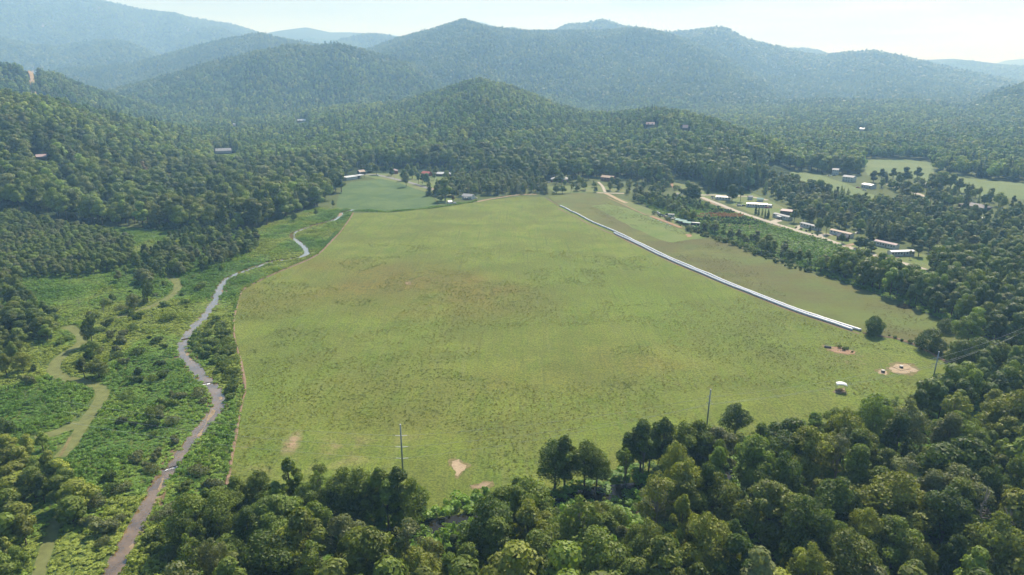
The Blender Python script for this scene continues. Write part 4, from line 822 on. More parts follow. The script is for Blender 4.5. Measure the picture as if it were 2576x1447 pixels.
# ------------------------------------------------------------------ white wrapped tubes
t = NT('white_wrap'); n = t.noise(1.2, 3); WRAP = t.finish(t.mix(t.ramp(n, .3, .7), (.48, .50, .53), (.70, .73, .78)), .35, .5)
def silage(label, pts, off, dia, seed):
    C = smooth_line([tuple(float(c) for c in G(u, v)) + (0,) for u, v in pts], 0.34); d = np.gradient(C[:, :2], axis=0); d /= np.linalg.norm(d, axis=1)[:, None]
    nr = np.stack([-d[:, 1], d[:, 0]], 1); s = np.cumsum(np.r_[0, np.linalg.norm(np.diff(C[:, :2], axis=0), axis=1)])
    wob = (fbm(s / 14, s * 0, seed, 3) - .5) * 1.2; c = C[:, :2] + nr * (off + wob)[:, None]
    ph = s / 1.35 + (vnoise(s / 3, s * 0, seed) * .4); bulge = np.abs(np.cos(ph * math.pi)) ** 0.35
    r = dia / 2 * (0.90 + 0.10 * bulge) * (0.95 + .1 * vnoise(s / 1.35, s * 0 + 4, seed)); r[0] *= .3; r[-1] *= .3; r[1] *= .8; r[-2] *= .8
    K = 14; th = np.linspace(0, 2 * np.pi, K, endpoint=False); V = []
    for k in range(K):
        V.append(np.column_stack([c + nr * (r * math.cos(th[k]))[:, None] * 1.06, np.maximum(0.03, dia * .46 + r * math.sin(th[k]) * .95)]))
    V = np.stack(V, 1).reshape(-1, 3); n_ = len(c); i = np.arange(n_ - 1)[:, None] * K; k = np.arange(K)[None, :]
    F = np.stack([i + k, i + (k + 1) % K, i + K + (k + 1) % K, i + K + k], -1).reshape(-1, 4)
    o = obj('silage_tube', mesh_np('silage_tube', V, F, [WRAP], smooth=True)); tag(o, label, 'silage tube', 'white wrapped tubes along the field edge'); return o
silage('full length white plastic wrapped tube along the hayfield edge', TUBE, 0.0, 1.4, 1)
silage('shorter white plastic wrapped tube on the pasture side', [(u - 3, v + 1) for u, v in TUBE[3:-1]] + [(2150, 831)], -1.5, 1.4, 2)

# ------------------------------------------------------------------ power line
def top_pt(u, v, h): return gv(u, v, h)
PH = 18.5
tops = [(1007, 1068), (1786, 980), (2360, 885)]
P3 = [top_pt(u, v, PH) for u, v in tops]
INS = cmat('white_insulator', (.75, .76, .78), .3, .5)
lefts = P3[0] + Vector((-118, 22, 0)); rights = P3[2] + Vector((95, 60, 0))
att = []
for i, p in enumerate(P3):
    e = empty('power_pole', (p.x, p.y, 0)); tag(e, ['steel power pole with horizontal white insulators nearest the middle', 'steel power pole with curved arms behind the riverside trees', 'steel power pole at the right end of the pasture'][i], 'power pole', 'steel poles of the power line')
    lean = (0.0, 0.25, 0.35)[i]
    MB().tube([(0, 0, -.5), (lean * .5, 0, PH / 2), (lean, 0, PH)], [.30, .25, .19], 10).build('pole', STEEL, e, smooth=True)
    MB().tube([(lean, 0, PH), (lean, 0, PH + .10)], [.22, .20], 10).build('cap', INS, e)
    d = ((P3[1] - P3[0]) if i < 2 else (P3[2] - P3[1])).normalized(); sd = Vector((-d.y, d.x, 0)); A = []
    if i == 0:
        for h in (PH - 3.9, PH - 7.8, PH - 11.8):
            for s in (-1, 1):
                q = d if s > 0 else (lefts - P3[0]).normalized(); q = Vector((q.x, q.y, 0)).normalized()
                MB().tube([q * .25 + Vector((0, 0, h)), q * 1.9 + Vector((0, 0, h - .08))], .11, 8).build('insulator', INS, e)
            A.append(Vector((p.x, p.y, h)))
    else:
        for h, s in ((PH - 2.6, -1), (PH - 3.6, 1), (PH - 5.2, -1)):
            q = sd * s * -1
            MB().tube([Vector((lean * .8, 0, h)), Vector((lean * .8, 0, h - .15)) + q * .8, Vector((lean * .8, 0, h - .7)) + q * 1.7], [.10, .08, .06], 6).build('arm', STEEL, e)
            MB().tube([Vector((lean * .8, 0, h - .75)) + q * 1.7, Vector((lean * .8, 0, h - 1.15)) + q * 1.7], .08, 8).build('insulator', INS, e)
            A.append(Vector((p.x + lean * .8, p.y, h - 1.15)) + q * 1.7)
    att.append(A); CLEAR.append((p.x, p.y, 3.5, 0, 0, 0, None))
WIRE = cmat('bare_wire', (.50, .51, .50), .4, .5, .2)
ends = [[lefts + Vector((0, 0, h - PH)) for h in (PH - 3, PH - 7, PH - 11)]] + att + [[rights + Vector((0, 0, h - PH)) for h in (PH - 3.5, PH - 4.5, PH - 6)]]
WL = ['span left of the nearest pole', 'span between the nearest and middle poles', 'span between the middle and right poles', 'span leaving to the right']; HN = ['top', 'second', 'lowest']
for i in range(4):
    for k in range(3):
        a, b = ends[i][k], ends[i + 1][k]; n = 24; sag = (b - a).length * .018
        pts = [a.lerp(b, t / n) - Vector((0, 0, 4 * sag * (t / n) * (1 - t / n))) for t in range(n + 1)]
        o = MB().tube(pts, .027, 5).build('power_line', WIRE); tag(o, HN[k] + ' conductor of the ' + WL[i], 'power line', 'conductors of the power line')

# wooden utility poles in the village
for u, v, h, lb in [(1157, 504, 11, 'wooden utility pole beside the white house by the pasture'), (904 + 47 + 41, 451, 9, 'wooden utility pole on the asphalt road'), (898 + 3, 431, 12, 'wooden utility pole at the forest edge left of the road'), (1886, 500, 10, 'wooden utility pole beside the small grey shed'), (2123, 488, 9, 'utility pole on the sloping green field'), (1712, 488, 9, 'wooden utility pole near the hayfield bushes')]:
    simple('utility_pole', 'utility pole', lb, u, v, 0, [('pole', MB().tube([(0, 0, -.5), (0, 0, h)], [.17, .12], 8), GREYW), ('crossarm', MB().box((0, 0, h - .6), (2.2, .12, .14)), GREYW)], 'wooden utility poles in the village', 0)

# ------------------------------------------------------------------ things in the pasture
HS = simple('hay_shelter', 'shelter', 'small curved white roof on posts over a hay feeder', 2115, 983, -18, [], clear=6)
mb = MB(); N = 8; vs = []
for i in range(N + 1):
    x = -2.0 + 4.0 * i / N; z = 2.5 + .75 * math.sin(math.pi * (i / N) * .8 + .35); vs += [(x, -1.6, z), (x, 1.6, z), (x, -1.6, z + .05), (x, 1.6, z + .05)]
fs = []
for i in range(N):
    a = i * 4; b = a + 4; fs += [(a, a + 1, b + 1, b), (a + 2, b + 2, b + 3, a + 3), (a, b, b + 2, a + 2), (a + 1, a + 3, b + 3, b + 1)]
mb.add(vs, fs + [(0, 2, 3, 1), (N * 4, N * 4 + 1, N * 4 + 3, N * 4 + 2)]).build('roof', RWHITE, HS, smooth=True)
for x in (-1.85, 1.85):
    for y in (-1.45, 1.45): MB().tube([(x, y, -.1), (x, y, 2.78)], .06, 6).build('post', STEEL, HS)
HAYM = cmat('old_hay', (.13, .10, .055), .95, .1, var=.4)
def heap(name, label, cat, u, v, rx, ry, h, m, seed, w=1.0):
    V = []; F = []; na, nrg = 22, 7
    for j in range(nrg + 1):
        for i in range(na):
            a = 6.2832 * i / na; q = j / nrg; wob = 1 + .5 * (float(fbm(math.cos(a) * 2 + 5, math.sin(a) * 2 + 5, seed, 3)) - .5)
            V.append((math.cos(a) * rx * (1 - q) * wob, math.sin(a) * ry * (1 - q) * wob, h * (1 - (1 - q) ** 2) * (.7 + .6 * float(vnoise(i * .9, j * 1.3, seed))) if j else -.05))
    for j in range(nrg):
        for i in range(na): F.append((j * na + i, j * na + (i + 1) % na, (j + 1) * na + (i + 1) % na, (j + 1) * na + i))
    me = bpy.data.meshes.new(name); me.from_pydata(V, [], F); me.materials.append(m); o = obj(name, me, loc=gv(u, v)); tag(o, label, cat); return o
heap('hay_pile', 'brown heap of hay under the small white shelter', 'hay', 2113, 983, 2.0, 1.5, .8, HAYM, 3)
for u, v, lb, pad in ((2221, 937, 'round concrete well cap on the small dirt pad', 0), (2267, 926, 'round concrete well cap on the square sand pad', 1)):
    simple('well_cap', 'well cap', lb, u, v, 20, ([('pad', MB().box((0, 0, .12), (5.4, 4.6, .22)), M_SAND)] if pad else []) + [('riser', MB().tube([(0, 0, 0), (0, 0, .95)], .75, 16), RDARK), ('lid', MB().tube([(0, 0, .95), (0, 0, 1.1), (0, 0, 1.2)], [.8, .78, .3], 16), CONC)])
simple('water_trough', 'trough', 'dark trough at the end of the red soil scar', 2082, 876, -30, [('basin', MB().box((0, 0, .4), (2.9, .25, .8)).box((0, .9, .4), (2.9, .25, .8)).box((-1.4, .45, .4), (.2, .7, .8)).box((1.4, .45, .4), (.2, .7, .8)).box((0, .45, .15), (2.6, .7, .1)), RDARK)])
# brush pile: heap of tangled branches
mb = MB(); rg = random.Random(5)
for i in range(170):
    a = rg.uniform(0, 6.28); r = 3.6 * rg.uniform(0, 1) ** .6; z = 1.9 * (1 - r / 4.0) * rg.uniform(.2, 1); c_ = Vector((r * math.cos(a), r * .8 * math.sin(a), z)); d = Vector((rg.uniform(-1, 1), rg.uniform(-1, 1), rg.uniform(-.25, .45))).normalized() * rg.uniform(.8, 2)
    mb.tube([c_ - d, c_ + d], [.09, .03], 4)
o = mb.build('brush_pile', cmat('brush_wood', (.07, .055, .04), .9, .1, var=.4)); o.location = gv(2275, 773); tag(o, 'dark round pile of cut brush in the right hayfield', 'brush pile')
heap('brush_core', 'dark leafy core of the brush pile', 'brush', 2275, 773, 3.4, 2.8, 1.2, cmat('brush_leaf', (.035, .04, .02), .95, .1, var=.4), 6).parent = None
bc = bpy.data.objects['brush_core']; bp = bpy.data.objects['brush_pile']; bc.parent = bp; bc.location = (0, 0, 0); del bc['category']; del bc['label']
# log weirs across the stream
FOAM = cmat('white_foam', (.75, .78, .80), .5, .3, var=.15)
for (u1, v1, u2, v2, lb) in [(456, 855, 490, 850, 'log weir across the stream below the upper bend'), (505, 968, 532, 963, 'foaming log weir at the widest stream bend'), (414, 1182, 452, 1172, 'white foaming log weir on the near stream')]:
    a, b = gv(u1, v1, .1), gv(u2, v2, .1); m_ = (a + b) / 2; e = empty('log_weir', m_); tag(e, lb, 'weir', 'log weirs in the stream')
    MB().tube([a - m_ + Vector((0, 0, .15)), Vector((0, .25, .22)), b - m_ + Vector((0, 0, .15))], [.22, .2, .16], 8).build('log', BARK, e)
    if v1 > 900:
        d = (b - a).normalized(); mb = MB(); rg = random.Random(int(u1))
        for i in range(26):
            q = rg.uniform(.15, .9); w = rg.uniform(.3, 1.4); p0 = (a - m_).lerp(b - m_, q) + Vector((0, -.25, .06 + i * .002)); dv = Vector((-.35 if v1 > 1100 else .1, -1, 0)) * w
            s_ = d * rg.uniform(.08, .22); mb.add([p0 - s_, p0 + s_, p0 + s_ * .4 + dv, p0 - s_ * .4 + dv], [(0, 1, 2, 3)])
        mb.build('foam', FOAM, e)
# ------------------------------------------------------------------ trees: where they stand
TONE = {'dark': ((.032, .054, .013), 'dark green'), 'mid': ((.052, .078, .016), 'mid green'), 'bright': ((.064, .100, .022), 'bright green'), 'yellow': ((.076, .096, .020), 'yellowish'),
        'olive': ((.056, .076, .018), 'olive'), 'grey': ((.060, .076, .036), 'grey green'), 'blue': ((.030, .060, .026), 'bluish green'), 'rust': ((.070, .058, .030), 'rusty brown')}
def inpoly(x, y, P):
    x = np.asarray(x); y = np.asarray(y); r = np.zeros(x.shape, bool); n = len(P)
    for i in range(n):
        x1, y1 = P[i]; x2, y2 = P[(i + 1) % n]
        with np.errstate(divide='ignore', invalid='ignore'):
            c = ((y1 > y) != (y2 > y)) & (x < (x2 - x1) * (y - y1) / (y2 - y1) + x1)
        r ^= c
    return r
CL = []; WEDGE = []
for (x, y, r, L, W, yaw, ztop) in CLEAR:
    CL.append((x, y, r))
    if ztop is not None:     # keep the trees in front of a house on the slope short of its roof
        d = math.hypot(x, y); ux, uy = x / d, y / d; k = 8
        while k < 400:
            qx, qy = x - ux * k, y - uy * k; zl = ztop + (CAM_H - ztop) * k / d
            al = zl - float(hgt(qx, qy)[0])
            if al > 26: break
            WEDGE.append((qx, qy, L * .5 + 6.5, al - 2.0)); k += 9
hs_ = [GT(85, 172), GT(83, 182), GT(79, 192), GT(80, 205), GT(86, 212)]
HSP = smooth_line([(p.x, p.y, p.z) for p in hs_], 12.0)
for p in HSP: CL.append((p[0], p[1], 8)); WEDGE.append((p[0] * .985, p[1] * .985, 16, 6))
for su, sv in ((1105, 1325), (1140, 1322), (1180, 1314), (1372, 1266), (1542, 1243), (1590, 1297), (2310, 1108), (2340, 1100), (1235, 1216), (1205, 1224)):
    wx, wy = gxy(su, sv); wr = math.hypot(wx, wy)
    for k in range(-2, 44, 4):
        WEDGE.append((wx * (1 - k / wr), wy * (1 - k / wr), 4.2, max(1.2, CAM_H * k / wr - 1.0)))
rd_ = smooth_line([tuple(float(c) for c in G(u, v)) + (0,) for u, v in ROADS[0][0]], 6.0)
for p in rd_:
    wr = math.hypot(p[0], p[1])
    for k in range(0, 56, 4): WEDGE.append((p[0] * (1 - k / wr), p[1] * (1 - k / wr), 3.5, max(1.0, CAM_H * k / wr - .5)))
CLA = np.array(CL)
def keep_free(x, y, lines=True, margin=0.0, river=False):
    ok = np.ones(len(x), bool)
    for cx, cy, cr_ in CLA: ok &= (x - cx) ** 2 + (y - cy) ** 2 > (cr_ + margin) ** 2
    if lines:
        for pl, hw in LINES + (RIVER_LINE if river else []):
            if len(pl) == 0: continue
            x0, y0 = pl.min(0) - 12; x1, y1 = pl.max(0) + 12; m = np.nonzero(ok & (x > x0) & (x < x1) & (y > y0) & (y < y1))[0]
            if len(m) == 0: continue
            d = np.min((x[m, None] - pl[None, ::2, 0]) ** 2 + (y[m, None] - pl[None, ::2, 1]) ** 2, 1); ok[m[d < (hw + 1.6 + margin) ** 2]] = False
    return ok
def wedge_cap(x, y, h):
    for cx, cy, cr_, al in WEDGE:
        m = (x - cx) ** 2 + (y - cy) ** 2 < cr_ * cr_; h[m] = np.minimum(h[m], max(al, 1.0))
    return h
T = []   # x, y, kind, height scale, tone, zone, lod hint
def add_tree(u, v, kind, h, tone, zone, rx=1.0, free=True):
    x, y = (float(c) for c in G(u, v)); T.append([x, y, kind, h * (1.3 if zone == 'village' else 1.0), tone, zone, rx * (1.2 if zone == 'village' and kind == 'broad' else 1), True])
def fill(zone, px, sp, kinds, hr, tones, seed, margin=0.5, drop=0.0):
    P = [gxy(u, v) for u, v in px]; A = np.array(P); x0, y0 = A.min(0); x1, y1 = A.max(0); rg = np.random.default_rng(seed)
    gx, gy = np.meshgrid(np.arange(x0, x1, sp), np.arange(y0, y1, sp)); gx = gx.ravel() + rg.uniform(-.42, .42, gx.size) * sp; gy = gy.ravel() + rg.uniform(-.42, .42, gy.size) * sp
    ok = inpoly(gx, gy, P); gx, gy = gx[ok], gy[ok]; ok = keep_free(gx, gy, margin=margin) & (rg.uniform(0, 1, len(gx)) > drop); gx, gy = gx[ok], gy[ok]
    ks = rg.choice(len(kinds), len(gx), p=[k[1] for k in kinds]); clump = fbm(gx / 30, gy / 30, seed, 2)
    for i in range(len(gx)):
        k = kinds[ks[i]][0]; ti = int(min(len(tones) - 1, max(0, (clump[i] - .25) * 2 * len(tones) * .7 + rg.uniform(0, len(tones)) * .5)))
        T.append([float(gx[i]), float(gy[i]), k, float(rg.uniform(*hr)) * (1.15 if k == 'conifer' else 1), tones[ti], zone, float(rg.uniform(.75, 1.35))])
BR = [('broad', .88), ('sparse', .12)]; BRC = [('broad', .8), ('conifer', .2)]; BO = [('broad', 1.0)]
# trees one can pick out in the photograph: base (u, v), kind, height, tone
Z1 = 'left meadow'
for a in [(243, 682, 'broad', 12, 'bright'), (373, 762, 'broad', 14, 'dark', .75), (338, 782, 'broad', 10, 'grey'), (233, 868, 'broad', 15, 'dark', .8), (233, 905, 'broad', 9, 'bright'), (213, 950, 'broad', 9, 'olive', 1.2), (250, 948, 'broad', 8.5, 'olive', 1.3),
          (455, 692, 'broad', 9, 'grey', 1.1), (347, 680, 'broad', 10, 'dark'), (420, 660, 'broad', 8, 'dark', 1.3), (300, 712, 'broad', 8, 'grey'), (150, 668, 'sparse', 8, 'olive'), (98, 705, 'broad', 6, 'olive'), (60, 935, 'broad', 9, 'yellow', 1.3), (18, 945, 'broad', 10, 'yellow', 1.2), (45, 890, 'broad', 8, 'olive'),
          (200, 772, 'dead', 6, 'olive'), (262, 790, 'sparse', 6, 'grey'), (740, 557, 'broad', 8, 'dark'), (795, 545, 'broad', 7, 'mid'), (788, 520, 'broad', 9, 'bright'), (838, 524, 'broad', 8, 'dark'), (278, 855, 'broad', 5, 'grey'), (530, 655, 'broad', 7, 'rust'), (575, 640, 'broad', 8, 'dark')]:
    add_tree(a[0], a[1], a[2], a[3], a[4], Z1, a[5] if len(a) > 5 else 1)
Z2 = 'village'
for a in [(859, 484, 'broad', 16, 'mid', 1.1), (872, 440, 'broad', 13, 'mid'), (925, 436, 'broad', 9, 'dark'), (947, 440, 'broad', 10, 'dark', 1.1), (1017, 455, 'broad', 11, 'blue', .8), (1037, 450, 'broad', 10, 'blue', .7), (1053, 463, 'broad', 10, 'blue', .7), (1063, 464, 'broad', 10, 'blue', .7), (1074, 466, 'broad', 11, 'blue', .75),
          (1022, 470, 'broad', 13, 'grey', .8), (1097, 444, 'broad', 10, 'olive'), (1122, 446, 'broad', 9, 'mid', .8), (1150, 440, 'broad', 11, 'mid'), (1080, 492, 'conifer', 14, 'dark', 1.2), (1100, 488, 'conifer', 13, 'dark', 1.2), (1120, 505, 'broad', 17, 'mid', 1.2), (1161, 480, 'conifer', 10, 'blue'), (1110, 505, 'shrub', 3.5, 'dark'), (1140, 507, 'broad', 5, 'rust'), (1150, 496, 'broad', 6, 'grey'),
          (1364, 445, 'broad', 14, 'grey', 1.3), (1400, 462, 'broad', 7, 'olive'), (1412, 466, 'broad', 11, 'mid', 1.1), (1455, 455, 'broad', 19, 'mid', 1.2), (1480, 452, 'broad', 15, 'bright', 1.1), (1415, 487, 'broad', 7, 'mid'), (1400, 487, 'broad', 7, 'olive'), (1437, 484, 'sparse', 8, 'grey'), (1498, 484, 'broad', 5, 'mid'), (1553, 470, 'broad', 8, 'dark', 1.2), (1583, 483, 'sparse', 11, 'grey', 1.3), (1600, 478, 'broad', 7, 'blue'), (1618, 478, 'broad', 7, 'blue'),
          (1737, 507, 'broad', 15, 'dark', 1.1), (1745, 509, 'broad', 14, 'dark', 1.1), (1841, 506, 'broad', 13, 'dark', .9), (1862, 507, 'broad', 12, 'dark', .8), (1730, 475, 'broad', 7, 'bright'), (1713, 487, 'shrub', 4, 'dark'), (1700, 478, 'shrub', 4, 'mid'), (1781, 488, 'conifer', 6, 'dark'),
          (1963, 462, 'broad', 11, 'grey', .8), (1985, 475, 'broad', 10, 'grey', .7), (2005, 478, 'broad', 11, 'grey', .7), (2020, 480, 'broad', 8, 'mid'), (1942, 455, 'broad', 11, 'mid', .8), (1950, 480, 'conifer', 8, 'dark'), (2045, 490, 'broad', 12, 'blue', .8), (2060, 492, 'broad', 13, 'mid'), (2085, 492, 'broad', 9, 'blue'), (2105, 498, 'conifer', 9, 'dark'), (2130, 505, 'conifer', 10, 'dark'), (2168, 516, 'conifer', 8, 'dark'),
          (1932, 548, 'conifer', 6.5, 'dark', .8), (1917, 545, 'conifer', 7, 'dark', .7), (1908, 541, 'conifer', 7, 'dark', .7), (1901, 538, 'conifer', 6.5, 'dark', .7), (1924, 549, 'conifer', 7, 'dark', .7), (1997, 560, 'broad', 9, 'mid'), (2020, 560, 'broad', 9, 'dark'),
          (2058, 583, 'broad', 9, 'mid', .8), (2078, 588, 'broad', 11, 'dark', .6), (2037, 581, 'conifer', 4, 'dark'), (2118, 612, 'broad', 6, 'dark'), (2160, 625, 'broad', 7, 'dark', 1.1), (2176, 629, 'broad', 7, 'dark', 1.1), (2192, 634, 'broad', 6, 'dark', 1.1), (2310, 645, 'broad', 9, 'grey'), (2288, 652, 'sparse', 5, 'grey'),
          (2185, 600, 'conifer', 11, 'dark', 1.6), (2205, 602, 'conifer', 12, 'dark', 1.5), (2222, 603, 'conifer', 12, 'dark', 1.5), (2240, 604, 'conifer', 10, 'dark', 1.4), (2427, 532, 'conifer', 19, 'dark', 1.0), (2388, 512, 'conifer', 11, 'blue', 1.4), (2378, 508, 'conifer', 12, 'blue', 1.3),
          (2215, 460, 'broad', 13, 'dark', 1.1), (2245, 458, 'broad', 13, 'mid', 1.1), (2275, 462, 'broad', 15, 'dark', 1.1), (2305, 458, 'broad', 14, 'mid', 1.2), (2242, 475, 'broad', 7, 'dark'), (2275, 482, 'broad', 9, 'blue'), (2290, 490, 'broad', 8, 'mid'), (2345, 476, 'broad', 14, 'mid', 1.2), (2365, 480, 'broad', 17, 'mid', 1.2), (2390, 484, 'broad', 16, 'mid', 1.2), (2412, 484, 'broad', 12, 'olive', 1.1), (2440, 500, 'sparse', 12, 'grey', 1.1), (2462, 505, 'sparse', 11, 'grey'), (2475, 515, 'broad', 8, 'blue'), (2340, 515, 'broad', 12, 'dark', 1.2), (2355, 518, 'broad', 11, 'dark', 1.1),
          (1962, 568, 'broad', 7, 'olive'), (2035, 479 + 4, 'broad', 11, 'dark')]:
    add_tree(a[0], a[1], a[2], a[3], a[4], Z2, a[5] if len(a) > 5 else 1)
Z3 = 'river bank'
for a in [(738, 1290, 'broad', 18, 'mid', .85), (806, 1268, 'sparse', 15, 'mid'), (870, 1300, 'broad', 16, 'mid', 1.1), (910, 1312, 'broad', 17, 'mid', 1.1), (960, 1318, 'broad', 18, 'mid', 1.1), (1005, 1316, 'broad', 18, 'dark', 1.2), (1040, 1320, 'broad', 15, 'mid', 1.0), (655, 1282, 'broad', 13, 'mid'), (600, 1290, 'broad', 12, 'mid', 1.1), (560, 1310, 'broad', 11, 'mid', 1.2), (700, 1310, 'broad', 13, 'bright'),
          (1198, 1234, 'dead', 9, 'olive'), (1130, 1300, 'broad', 9, 'bright'), (1185, 1296, 'broad', 9, 'bright'), (1245, 1282, 'shrub', 4, 'olive'), (1300, 1300, 'broad', 13, 'mid', 1.3), (1260, 1330, 'broad', 13, 'mid', 1.2), (1395, 1232, 'broad', 17, 'dark', 1.1), (1420, 1228, 'broad', 18, 'mid', 1.0), (1470, 1222, 'broad', 16, 'mid', 1.0), (1500, 1222, 'broad', 13, 'mid'), (1575, 1195, 'broad', 15, 'dark'), (1610, 1192, 'broad', 19, 'dark', 1.1), (1665, 1185, 'broad', 19, 'dark', 1.1), (1710, 1190, 'broad', 18, 'mid', 1.1), (1755, 1180, 'broad', 17, 'mid'), (1800, 1190, 'broad', 16, 'grey', 1.1), (1848, 1092, 'broad', 12, 'dark', 1.2),
          (1450, 1455, 'sparse', 24, 'mid', 1.1), (1515, 1360, 'sparse', 15, 'mid'), (1330, 1440, 'broad', 20, 'yellow', 1.1), (1560, 1420, 'broad', 16, 'grey', 1.0), (1720, 1330, 'broad', 22, 'yellow', .9), (1790, 1340, 'broad', 19, 'olive'), (1930, 1370, 'broad', 19, 'olive', 1.2), (1900, 1175, 'broad', 11, 'dark'), (2000, 1130, 'broad', 10, 'bright'), (1940, 1140, 'dead', 9, 'olive'), (1975, 1150, 'dead', 10, 'olive'), (2090, 1120, 'broad', 14, 'mid', 1.1), (2050, 1125, 'sparse', 13, 'mid'), (2150, 1105, 'sparse', 12, 'mid'), (2180, 1095, 'sparse', 10, 'mid'), (2260, 1080, 'dead', 11, 'olive'), (2300, 1070, 'dead', 9, 'olive'),
          (2110, 1500, 'broad', 19, 'olive', 1.2), (2100, 1330, 'broad', 16, 'olive', 1.2), (2230, 1360, 'broad', 15, 'yellow', 1.1), (1180, 1500, 'broad', 15, 'mid', 1.2), (1050, 1520, 'broad', 16, 'yellow', 1.2), (940, 1500, 'broad', 14, 'yellow', 1.2)]:
    add_tree(a[0], a[1], a[2], a[3], a[4], Z3, a[5] if len(a) > 5 else 1)
Z4 = 'hedgerow'
for a in [(2197, 842, 'bush', 9.5, 'dark', 1.05), (2340, 882, 'bush', 10.5, 'dark', 1.2), (2378, 835, 'bush', 7, 'dark', 1.25), (2432, 872, 'broad', 17, 'bright', 1.25), (2415, 915, 'bush', 11, 'mid', 1.2), (2455, 915, 'bush', 12, 'dark', 1.2), (2500, 918, 'bush', 11, 'mid', 1.3), (2545, 900, 'broad', 13, 'dark', 1.2)]:
    add_tree(a[0], a[1], a[2], a[3], a[4], Z4, a[5] if len(a) > 5 else 1)
# masses of trees
fill('meadow wood', [(-60, 575), (0, 575), (210, 580), (335, 615), (335, 655), (300, 680), (200, 700), (120, 700), (0, 712), (-60, 712)], 4.6, BO, (6.5, 9.5), ['dark', 'mid', 'mid', 'grey'], 1)
fill('meadow wood', [(360, 568), (500, 573), (500, 584), (362, 582)], 3.6, BO, (4, 5.5), ['dark', 'blue'], 2)
fill('meadow wood', [(310, 690), (330, 655), (430, 605), (520, 572), (600, 580), (655, 600), (650, 625), (600, 655), (560, 672), (480, 690), (430, 705), (370, 720)], 6.2, BO, (6, 10.5), ['dark', 'mid', 'dark', 'grey'], 3, drop=.12)
fill('meadow wood', [(-120, 700), (20, 705), (80, 760), (130, 800), (160, 850), (90, 870), (50, 930), (-120, 960)], 6.0, BR, (7, 11), ['dark', 'mid', 'olive'], 4, drop=.1)
fill('corner thicket', [(-100, 1085), (60, 1120), (130, 1130), (150, 1190), (200, 1210), (215, 1300), (150, 1360), (90, 1400), (60, 1600), (-200, 1600)], 6.0, BO, (7, 12), ['mid', 'dark', 'mid', 'yellow'], 5)
fill('river bank', [(490, 1295), (640, 1275), (780, 1282), (850, 1300), (1050, 1322), (1040, 1340), (900, 1362), (700, 1405), (520, 1460), (470, 1400)], 6.8, BR, (10, 16), ['mid', 'mid', 'dark', 'bright'], 6)
fill('river bank', [(1500, 1215), (1560, 1175), (1720, 1165), (1800, 1160), (1900, 1145), (2020, 1118), (2150, 1090), (2280, 1062), (2330, 1020), (2420, 970), (2530, 930), (2700, 900), (2700, 985), (2420, 1055), (2330, 1080), (2100, 1118), (1900, 1160), (1700, 1205), (1550, 1222)], 6.4, BR, (10, 16), ['mid', 'mid', 'dark', 'bright'], 7, drop=.1)
fill('riverside wood', [(520, 1510), (660, 1480), (780, 1435), (900, 1402), (1100, 1350), (1250, 1325), (1400, 1288), (1550, 1262), (1700, 1245), (1900, 1205), (2100, 1162), (2330, 1120), (2700, 1035), (2900, 1200), (2900, 1900), (300, 1900), (400, 1560)], 8.4, [('broad', .87), ('sparse', .10), ('dead', .03)], (11, 23), ['mid', 'olive', 'bright', 'yellow', 'mid', 'dark', 'grey', 'yellow', 'olive', 'mid'], 8, drop=.05)
fill('hedgerow', [(1585, 498), (1640, 505), (1700, 522), (1760, 560), (1830, 590), (1900, 606), (1960, 630), (2050, 668), (2130, 675), (2130, 700), (2050, 684), (1950, 650), (1860, 612), (1760, 582), (1700, 545), (1640, 522), (1580, 505)], 6.5, BR, (5, 11), ['olive', 'mid', 'grey', 'mid', 'dark'], 9, drop=.12)
fill('hedgerow', [(2060, 672), (2120, 668), (2200, 694), (2290, 712), (2330, 740), (2470, 800), (2560, 850), (2700, 905), (2700, 940), (2575, 892), (2440, 836), (2330, 786), (2200, 735), (2100, 700)], 6.8, BR, (11, 17), ['mid', 'olive', 'bright', 'dark'], 10)
fill('right hand wood', [(2300, 700), (2345, 672), (2420, 676), (2500, 660), (2575, 650), (2760, 640), (2800, 980), (2575, 885), (2440, 800), (2350, 750)], 7.2, BRC, (12, 19), ['mid', 'dark', 'mid', 'grey'], 11)
fill('village wood', [(1985, 512), (2060, 500), (2170, 512), (2260, 512), (2330, 525), (2400, 540), (2480, 545), (2600, 530), (2760, 540), (2760, 640), (2500, 655), (2410, 660), (2330, 640), (2260, 608), (2190, 592), (2110, 575), (2030, 556), (1990, 540)], 7.2, [('broad', .8), ('sparse', .08), ('conifer', .12)], (7, 13), ['mid', 'dark', 'olive', 'blue', 'grey'], 12, margin=1.5, drop=.16)
fill('village wood', [(1640, 492), (1700, 500), (1760, 512), (1770, 530), (1730, 528), (1680, 515)], 6, BR, (4, 8), ['mid', 'dark', 'olive'], 13, drop=.2)
fill('village wood', [(1090, 500), (1100, 478), (1150, 452), (1250, 448), (1370, 458), (1375, 488), (1300, 494), (1200, 490), (1140, 500)], 7.5, BRC, (8, 14), ['mid', 'olive', 'dark', 'grey'], 14, margin=2)
fill('ridge pines', [(1770, 462), (1880, 462), (1925, 440), (1920, 470), (1870, 484), (1790, 484)], 7.5, [('conifer', .8), ('broad', .2)], (20, 27), ['dark', 'blue'], 15)
fill('village wood', [(1690, 440), (1760, 440), (1770, 460), (1710, 452)], 8, BRC, (15, 21), ['dark', 'mid'], 16)
fill('village wood', [(1930, 450), (1985, 462), (2050, 480), (2130, 502), (2180, 515), (2060, 502), (1990, 514), (1935, 500), (1915, 478)], 9.5, BRC, (9, 14), ['mid', 'dark', 'grey'], 25, margin=1.5, drop=.25)
fill('village wood', [(2190, 456), (2330, 462), (2420, 480), (2500, 505), (2590, 520), (2590, 535), (2400, 530), (2300, 505), (2210, 482)], 13, BRC, (9, 15), ['mid', 'dark', 'olive'], 26, margin=2, drop=.35)
